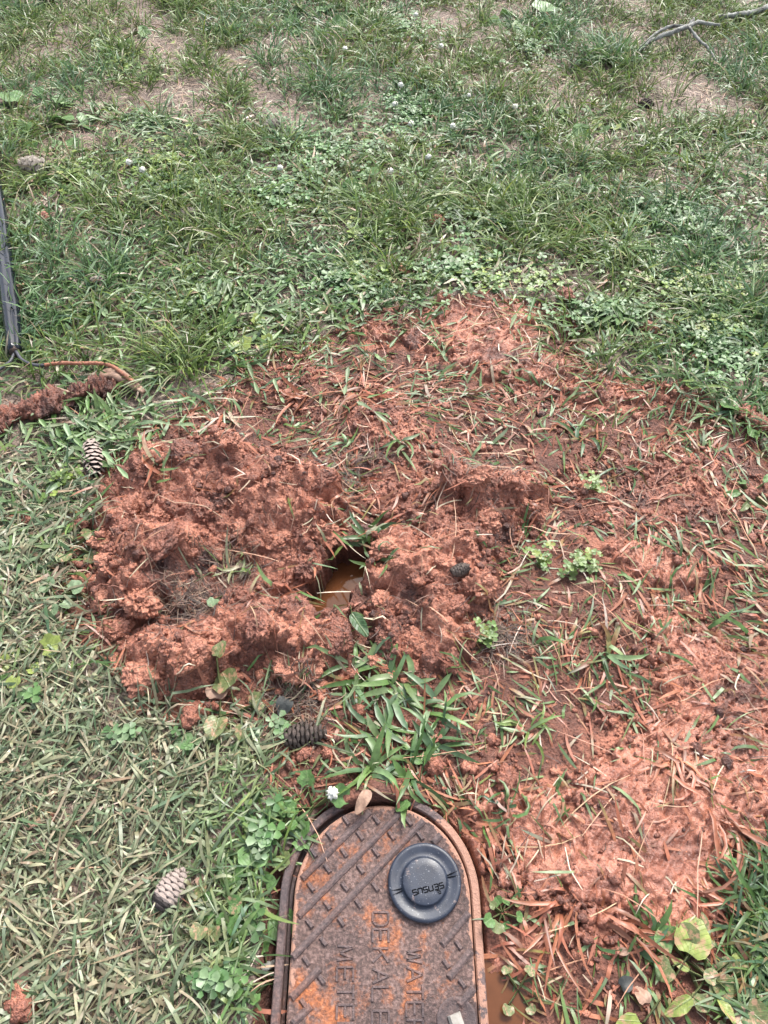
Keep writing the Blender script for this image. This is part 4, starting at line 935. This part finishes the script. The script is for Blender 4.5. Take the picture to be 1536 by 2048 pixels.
def leaf_mesh(kind, colr, mud):
    k = (kind, colr, mud)
    if k not in LEAVES:
        V, Fc = leaf_geo(kind); c = np.array([LCOL[colr]])*np.ones((len(V), 1)); c[0] *= 1.1
        o = mesh_obj('leaf', V, Fc, M_ULEAFMUD if mud else M_ULEAF, col=c); LEAVES[k] = o.data; bpy.data.objects.remove(o)
    return LEAVES[k]
_sv = np.array([(-.5,0,0),(.5,0,0),(-.5,.5,.12),(.5,.5,.12),(-.4,1,0),(.4,1,0),(0,0,-.5),(0,.5,-.4),(0,1,-.4)])
_o = mesh_obj('stem', _sv, [(0,1,3,2),(2,3,5,4),(0,2,7,6),(2,4,8,7),(1,6,7,3),(3,7,8,5)], M_LEAF, col=np.array([(0.17,0.20,0.08)])*np.ones((9,1))); STEM = _o.data; bpy.data.objects.remove(_o)
def plant(px, py, n, size, kind, colr, label, spread=1.0, mud=False, cat='weed', azr=(0, 6.28), lift=0.012):
    x, y = at(px, py, 0.01); z = hz1(x, y); e = empty('weed_plant', (x, y, z)); tag(e, label, cat)
    for i in range(n):
        az = azr[0]+(azr[1]-azr[0])*(i+random.uniform(.2, .8))/n; pl = size*random.uniform(0.5, 1.3)*spread
        s = size*random.uniform(0.55, 1.2); h = lift*random.uniform(.6, 1.6)
        ex, ey = pl*math.cos(az), pl*math.sin(az)
        zz = max(hz1(x+ex, y+ey), hz1(x+ex+s*.5*math.cos(az), y+ey+s*.5*math.sin(az)))-z+h
        tilt = random.uniform(-0.5, 0.7)
        M = Matrix.Translation((ex, ey, zz)) @ Matrix.Rotation(az-math.pi/2+random.uniform(-.5, .5), 4, 'Z') @ Matrix.Rotation(-tilt*0.7, 4, 'X') @ Matrix.Rotation(random.uniform(-.55, .55), 4, 'Y') @ Matrix.Diagonal((s, s, s, 1))
        link_mesh('leaf', leaf_mesh(kind, colr if random.random() < .8 else random.choice(['green', 'dull']), mud), e, M)
        L = math.sqrt(pl*pl+zz*zz)
        Ms = Matrix.Rotation(az-math.pi/2, 4, 'Z') @ Matrix.Rotation(math.atan2(zz, pl), 4, 'X') @ Matrix.Diagonal((0.0022, L, 0.03, 1))
        link_mesh('stem', STEM, e, Ms)
for a in [(230,75,4,.07,'heart','green','heart-leaved weed in the dark grass at the upper left'), (640,45,7,.095,'heart','green','large heart-leaved weed at the top edge of the lawn, centre'), (690,50,3,.06,'heart','yellow','pale heart-leaved weed right of the large one at the top edge'),
          (85,218,5,.075,'heart','green','broad-leaved weed on straw near the left edge, uppermost of three'), (195,222,4,.050,'heart','grey','grey-green weed on the straw patch at the upper left'), (105,262,5,.07,'round','green','broad-leaved weed on straw near the left edge, above the grey cone'),
          (1042,38,5,.085,'round','green','round-leaved weed at the top right of centre'), (1103,248,4,.075,'round','green','upright round-leaved weed beside the right straw gap'), (1218,246,7,.040,'lobed','yellow','yellow-green ruffled weed above the right straw gap'), (1380,292,5,.045,'heart','green','heart-leaved weed right of the straw gap at the upper right'),
          (45,1325,7,.030,'lobed','yellow','yellowing lobed weed at the left edge beside the big heap'), (150,1090,5,.030,'round','dull','mud-specked round-leaved weed against the left side of the big heap'), (110,1190,5,.028,'round','grey','grey-green round-leaved weed left of the big heap'),
          (490,1795,7,.034,'round','green','large round-leaved weed beside the left of the meter frame'), (560,1660,9,.028,'lobed','green','trailing lobed weed at the upper left corner of the meter frame'), (420,1830,4,.022,'round','dull','muddy round-leaved weed right of the pale cone'), (530,1960,8,.026,'lobed','green','lobed weed at the lower left of the meter frame'),
          (625,1610,5,.026,'lobed','green','small lobed weed tucked above the rounded frame'), (1375,1920,6,.030,'round','dull','clay-splashed round-leaved weed at the bottom right, left of the pointed one'), (1412,1958,6,.040,'ovate','yellow','pointed yellow-green weed at the bottom right'), (1335,1978,2,.046,'heart','yellow','single large clay-tipped leaf at the bottom right'),
          (1460,1985,4,.034,'round','dull','muddy weed at the bottom right corner by the wet grass'), (1005,1825,8,.015,'round','green','little round-leaved seedling right of the frame, in mud'), (1040,1978,4,.018,'round','dull','small seedling beside the puddle'), (480,668,5,.045,'lobed','yellow','pale yellow-green weed above the clay at centre left'),
          (838,1572,2,.038,'heart','green','single green leaf just above the meter lid'), (700,1205,2,.045,'ovate','dark','dark wet leaf at the lower lip of the hole'), (455,1195,1,.026,'round','grey','single grey-green leaf lying on the big heap'), (470,1420,5,.034,'round','dull','dull leafy weed below the big heap'), (440,1385,2,.036,'heart','dull','brown-tinged leaf lying under the big heap'),
          (760,380,5,.05,'round','green','round-leaved weed in mid-lawn above the tiny clod'), (870,395,5,.045,'round','grey','grey-green weed in mid-lawn left of the right tufts'), (1500,985,5,.032,'ovate','green','leafy weed at the right edge beside the crumbs'), (1520,835,4,.04,'round','green','round-leaved weed at the right edge of the lawn'),
          (920,520,9,.032,'round','green','clover-like round weed right of the tiny clod'), (640,585,6,.036,'ovate','grey','grey-green bladed weed left of the far smear'), (1230,630,6,.04,'ovate','green','bladed weed right of the far smear'), (100,410,5,.04,'ovate','green','leafy weed beside the hose near the left edge')]:
    plant(*a, mud=(a[5] == 'dull' or a[0] > 1300 and a[1] > 1900))
def dead(px, py, s, kind, mat, label, rz):
    x, y = at(px, py, 0.01); V, Fc = leaf_geo(kind); V = V*s; V[:, 2] += 0.10*s*np.sin(V[:, 1]/s*5)
    o = mesh_obj('dead_leaf', V, Fc, mat); o.location = (x, y, hz1(x, y)+0.008); o.rotation_euler = (random.uniform(-.2, .2), random.uniform(-.2, .2), rz); tag(o, label, 'leaf')
for i, a in enumerate([(432,1400,.040,'heart',M_DEAD,'brown dead leaf at the lower tip of the big heap'), (372,1108,.045,'ovate',M_DARKLEAF,'black wet leaf stuck in the big heap'), (740,1590,.040,'ovate',M_DEAD,'tan blade-like leaf across the top of the meter lid'), (395,1750,.018,'heart',M_DEAD,'small dead leaf beside the pale cone'),
          (1240,1975,.020,'heart',M_DARKLEAF,'black leaf on mud right of the puddle'), (1290,2010,.022,'heart',M_DEAD,'brown leaf at the bottom edge on the right'), (1255,1905,.022,'ovate',M_DEAD,'brown leaf under the wet spill'), (575,1395,.030,'heart',M_DARKLEAF,'dark leaf above the rotted cone'), (1460,2020,.060,'ovate',M_DEAD,'long muddy leaf in the bottom right corner'),
          (330,1790,.016,'round',M_DARKLEAF,'black cone flake beside the pale cone'), (70,1655,.032,'round',M_DEAD,'faded round leaf in the clippings at the left'), (60,1960,.040,'heart',M_DEAD,'pale dead leaf at the lower left')]): dead(*a, i*1.3)
def clump(px, py, n, L, W, cols, label, az=(0, 6.28), el=(0.2, 1.0), bend=(0.4, 1.5), tip=None, prof='lance', lift=0.012):
    x, y = at(px, py, 0.005); z = hz1(x, y); e = empty('grass_clump', (x, y, z)); tag(e, label, 'grass clump')
    for i in range(n):
        a = rng.uniform(*az) if az[1]-az[0] < 6 else az[0]+(az[1]-az[0])*(i+rng.uniform(-.8, 1.8))/n; r = rng.uniform(0, 0.034 if az[1]-az[0] < 6 else 0.026); ra = rng.uniform(0, 6.28)
        c0 = pick(cols, 1); c1 = pick(cols if tip is None else tip, 1)
        V, Fq, C = blade_geo(np.array([x+r*math.cos(ra)]), np.array([y+r*math.sin(ra)]), np.array([a]), rng.uniform(*el), rng.uniform(*bend), rng.uniform(*L), rng.uniform(*W), c0, c1, lift=rng.uniform(.3, 1)*lift, curl=rng.normal(0, 1.0), roll=rng.normal(0, .45), prof=prof, across=3)
        mesh_obj('blade', V-np.array([x, y, z]), Fq, M_BLADE, e, col=C)
GB = GREENS[[1, 2, 2, 3, 5]]; GD = GREENS[[0, 1, 5]]; GY_ = GREENS[[2, 4, 4, 3]]
LW = ((.045,.10), (.007,.0125))
for a in [(715,1345,13,*LW,GB,'broad green grass clump above the lid, nearest the heap'), (790,1360,14,*LW,GB,'broad green grass clump above the lid, top middle'), (860,1410,13,*LW,GB,'broad green grass clump above the lid, towards the mud'), (770,1450,12,*LW,GB,'broad green grass clump in the middle above the lid'),
          (870,1480,12,*LW,GD,'dark green grass clump above the lid on the right'), (740,1535,12,*LW,GB,'broad grass clump overhanging the top of the meter frame'), (820,1530,10,*LW,GD,'dark grass clump just right of the one overhanging the frame'),
          (800,890,7,(.05,.09),(.006,.010),GB,'green sprig growing from the crumbly strip behind the hole'), (730,1060,7,(.04,.075),(.007,.011),GD,'dark blades drooping into the far side of the hole'), (755,1130,6,(.035,.06),(.005,.008),GB,'green sprig on the right lip of the hole'), (690,880,5,(.03,.06),(.007,.010),GB,'short sprig above the hole'),
          (325,965,11,(.04,.09),(.006,.010),np.vstack([CLAYS[:2], GREENS[2:4]]),'mud-streaked grass clump on top of the big heap'), (1060,1455,18,(.04,.085),(.0035,.006),GY_,'yellow-green tuft at the left of the pinkish smear'), (720,775,14,(.07,.13),(.005,.009),CLAYS,'fan of clay-coated blades behind the big heap', (3.3, 6.1), (-.05, .5), (.1, .9)), (600,790,10,(.06,.11),(.005,.009),CLAYS,'clay-coated clump left of the fan', (2.6, 4.8), (-.05, .5), (.1, .9)),
          (440,830,10,(.05,.11),(.005,.009),np.vstack([CLAYS[:2], STRAWS[:2]]),'dry muddy clump above the left of the big heap', (3.4, 6), (-.05, .5), (.1, .9)), (1160,870,10,(.05,.09),(.006,.009),np.vstack([GD, CLAYS[:1]]),'dark clump right of the crumbly strip'), (1260,930,9,(.05,.08),(.005,.008),np.vstack([GD, CLAYS[:2]]),'dark clump at the edge of the loose crumbs'),
          (1370,1770,16,(.06,.12),(.004,.007),CLAYS,'clay-coated strands standing in the right of the wet spill', (4.8, 6.4), (-.05, .5), (.1, .9)), (1110,1830,14,(.05,.10),(.004,.007),CLAYS,'clay-coated clump at the lower left of the wet spill', (2.9, 5), (-.05, .5), (.1, .9)), (1340,1510,14,(.05,.10),(.004,.007),np.vstack([CLAYS, CLAYS, GREENS[:1]]),'clay-coated strands at the top of the wet spill', (4, 5.6), (-.05, .5), (.1, .9)), (1230,1860,12,(.06,.11),(.004,.007),CLAYS,'clay-coated blades at the lower edge of the wet spill', (5.2, 6.9), (-.05, .5), (.1, .9)), (1450,1640,14,(.06,.11),(.004,.007),CLAYS,'clay-coated strands at the right edge of the wet spill', (4.5, 5.8), (-.05, .5), (.1, .9)),
          (1215,1300,9,(.06,.10),(.007,.010),np.vstack([GB, CLAYS[:1]]),'green clump between the orange heap and the pinkish smear'), (1010,1610,9,(.035,.06),(.004,.006),GD,'small dark tuft between spill and tongue of clay'), (1390,765,12,(.05,.10),(.006,.010),GY_,'bright green clump at the right of the clay streak'), (1320,705,10,(.05,.10),(.006,.010),GB,'green clump below the lone orange clod'), (1430,830,9,(.05,.09),(.006,.009),GB,'green clump near the right edge by the red clods'),
          (1235,500,30,(.10,.17),(.005,.008),GREENS[[1,2,3,3]],'large spreading silvery grass tuft at the right of mid-lawn'), (210,840,9,(.05,.10),(.008,.012),GB,'broad-bladed clump below the clay strip'), (120,900,9,(.05,.10),(.008,.012),GB,'broad-bladed clump left of the pointed cone'), (150,960,7,(.05,.09),(.007,.011),GB,'broad-bladed clump just under the pointed cone'), (50,700,10,(.05,.10),(.007,.011),GB,'broad clump beside the end of the hose'),
          (465,1130,12,(.03,.06),(.004,.007),np.vstack([GREENS[[1, 4]], STRAWS[:2]]),'trampled yellowish tuft in the dip of the big heap'), (1280,1880,9,(.04,.07),(.006,.010),GD,'dark blades below the wet spill'), (460,1890,14,(.04,.08),(.005,.008),GREENS[[2, 3, 4]],'fresh green clump left of the frame'), (1500,1790,20,(.07,.12),(.004,.007),GD,'wet dark green clump at the lower right edge'),
          (240,880,6,(.05,.08),(.008,.012),GB,'short broad clump at the back left of the big heap'), (520,620,12,(.06,.10),(.006,.010),GREENS[[2, 3, 3]],'silvery clump in mid-lawn above the clay'), (830,1620,6,(.04,.07),(.006,.009),GB,'few blades lying over the top of the lid')]: clump(*a)

# clover, small weeds: ground cover nobody could count
def scatter(bV, bF, x, y, z, az, tilt, s, c):
    n = len(x); ca, sa = np.cos(az), np.sin(az); ct, st = np.cos(tilt), np.sin(tilt)
    v = bV[None]*s[:, None, None]
    yy = v[..., 1]*ct[:, None]-v[..., 2]*st[:, None]; zz = v[..., 1]*st[:, None]+v[..., 2]*ct[:, None]
    V = np.stack([v[..., 0]*ca[:, None]-yy*sa[:, None]+x[:, None], v[..., 0]*sa[:, None]+yy*ca[:, None]+y[:, None], zz+z[:, None]], -1)
    Fq = (np.arange(n)[:, None, None]*len(bV)+bF[None]).reshape(-1, bF.shape[1])
    return V.reshape(-1, 3), Fq, np.repeat(c, len(bV), 0)
def tri_leaf(w=0.42):
    V = np.array([(0,0,0), (-w*.7,.35,.06), (0,.45,-.02), (w*.7,.35,.06), (-w,.75,.08), (w,.75,.08), (0,.98,.02)]); Fq = np.array([(0,2,1),(0,3,2),(1,2,4),(2,3,5),(2,6,4),(2,5,6)]); return V, Fq
def cover(n, patches, s0, s1, cols, name, label, cat, legs=3, h=(.006, .028), base=None):
    pool = Pool(); tot = sum(p[2]*p[3] for p in patches)
    for qx, qy, rx, ry in patches:
        m = max(8, int(n*rx*ry/tot)); a = rng.uniform(0, 6.28, m); r = np.abs(rng.normal(0, 0.75, m))*(1 if rx > 45 else 1.3)
        P_ = np.array([at(u, v, 0.01) for u, v in zip(qx+rx*r*np.cos(a)*rng.uniform(.8, 1.2, m), qy+ry*r*np.sin(a))]); x, y = P_[:, 0], P_[:, 1]
        k = ~in_lid(x, y, 0.006) & (samp(sd_hole, x, y) < -0.01); x, y = x[k], y[k]; m = len(x)
        z = hz(x, y)+rng.uniform(*h, m); az = rng.uniform(0, 6.28, m); s = rng.uniform(s0, s1, m); c = pick(cols, m)
        bV, bF = base if base else tri_leaf()
        for j in range(legs):
            pool.add(scatter(bV, bF, x, y, z, az+j*6.283/legs+rng.normal(0, .15, m), rng.uniform(-.3, .35, m), s*rng.uniform(.85, 1.1, m), c*rng.uniform(.85, 1.15, (m, 1))))
    pool.build(name, M_LEAF, label, cat)
CLV = np.array([(0.095,0.190,0.060), (0.13,0.235,0.090), (0.070,0.150,0.048), (0.17,0.25,0.13)])
cover(2600, [(560,380,160,60),(900,540,110,40),(830,230,120,80),(1000,450,120,40),(640,300,140,50),(1060,100,100,40),(800,60,110,50),(360,380,100,40),(1380,440,120,50),(1440,700,90,60),(680,560,90,40),(1200,620,80,30)]+[(qx,qy,.30*rx,.36*ry) for qx, qy, rx, ry in [(250,1470,90,40),(370,1490,90,40),(530,1680,80,90),(520,1830,60,60),(440,1960,110,60),(520,2000,60,60),(60,1390,60,60),(560,1450,60,30)]], .009, .018, CLV, 'clover_leaves', 'low clover leaves spread through the lawn', 'clover')
cover(2000, [(150,350,60,38),(740,465,45,30),(705,555,45,25),(1190,970,18,10),(1400,570,130,50),(1450,650,80,40),(130,960,28,20),(1085,1115,16,16),(970,1270,14,22),(1160,1130,22,22),(1080,560,50,25),(330,330,90,40),(250,130,60,30),(960,560,60,25)], .006, .012, np.array([(0.20,0.27,0.05), (0.14,0.22,0.05), (0.10,0.17,0.04)]), 'small_weeds', 'tiny yellow-green weeds in patches through the lawn', 'weeds', 4, (.004, .030))
cover(1500, [(420,600,330,120),(1250,640,220,60),(200,870,150,60),(1000,400,300,80),(300,250,250,60),], .020, .055, GREENS[[1, 2, 3, 3]], 'low_leaves', 'low narrow leaves scattered through the lawn', 'leaves', 2, (.004, .022), (tri_leaf(0.105)))
# white clover flowers
fv, ff = I2
FLW = ['white clover flower in the upper middle, left of the brightest pair', 'white clover flower right of the upper middle', 'white clover flower lowest of the three right of upper middle', 'white clover flower just below the upper middle one', 'white clover flower in grass above the mid-lawn weeds', 'left of two clover flowers beside the yellow-green weeds on the left', 'right of two clover flowers beside the yellow-green weeds on the left', 'white clover flower just above the meter frame', 'clover flower under the large heart-leaved weed at the top', 'clover flower near the top edge, right of centre', 'clover flower closest to the top edge', 'clover flower in mid-lawn, above the grey-green weed', 'clover flower in mid-lawn, above the round-leaved weed', 'clover flower above the round-leaved weed near the right straw gap', 'clover flower below the straw gap with the whitish cone']
for i, (px, py) in enumerate([(802,170),(937,190),(905,255),(790,205),(822,246),(257,325),(285,340),(665,1582),(690,97),(882,90),(832,30),(857,315),(780,346),(1030,215),(560,335)]):
    x, y = at(px, py, 0.04); e = empty('clover_flower', (x, y, hz1(x, y)))
    tag(e, FLW[i], 'flower', 'white clover flowers')
    spk = 1+0.28*np.sin(fv[:, 0]*9+i)*np.cos(fv[:, 1]*9)+0.2*np.random.default_rng(i).normal(size=len(fv))
    r = 0.0085 if i != 7 else 0.009; hh = 0.04 if i != 7 else 0.02
    mesh_obj('flower_head', fv*spk[:, None]*r*np.array([1, 1, .85])+np.array([0, 0, hh]), ff, M_PETAL, e, smooth_=False)
    link_mesh('stem', STEM, e, Matrix.Rotation(math.pi/2, 4, 'X') @ Matrix.Diagonal((0.002, hh, 0.002, 1)))
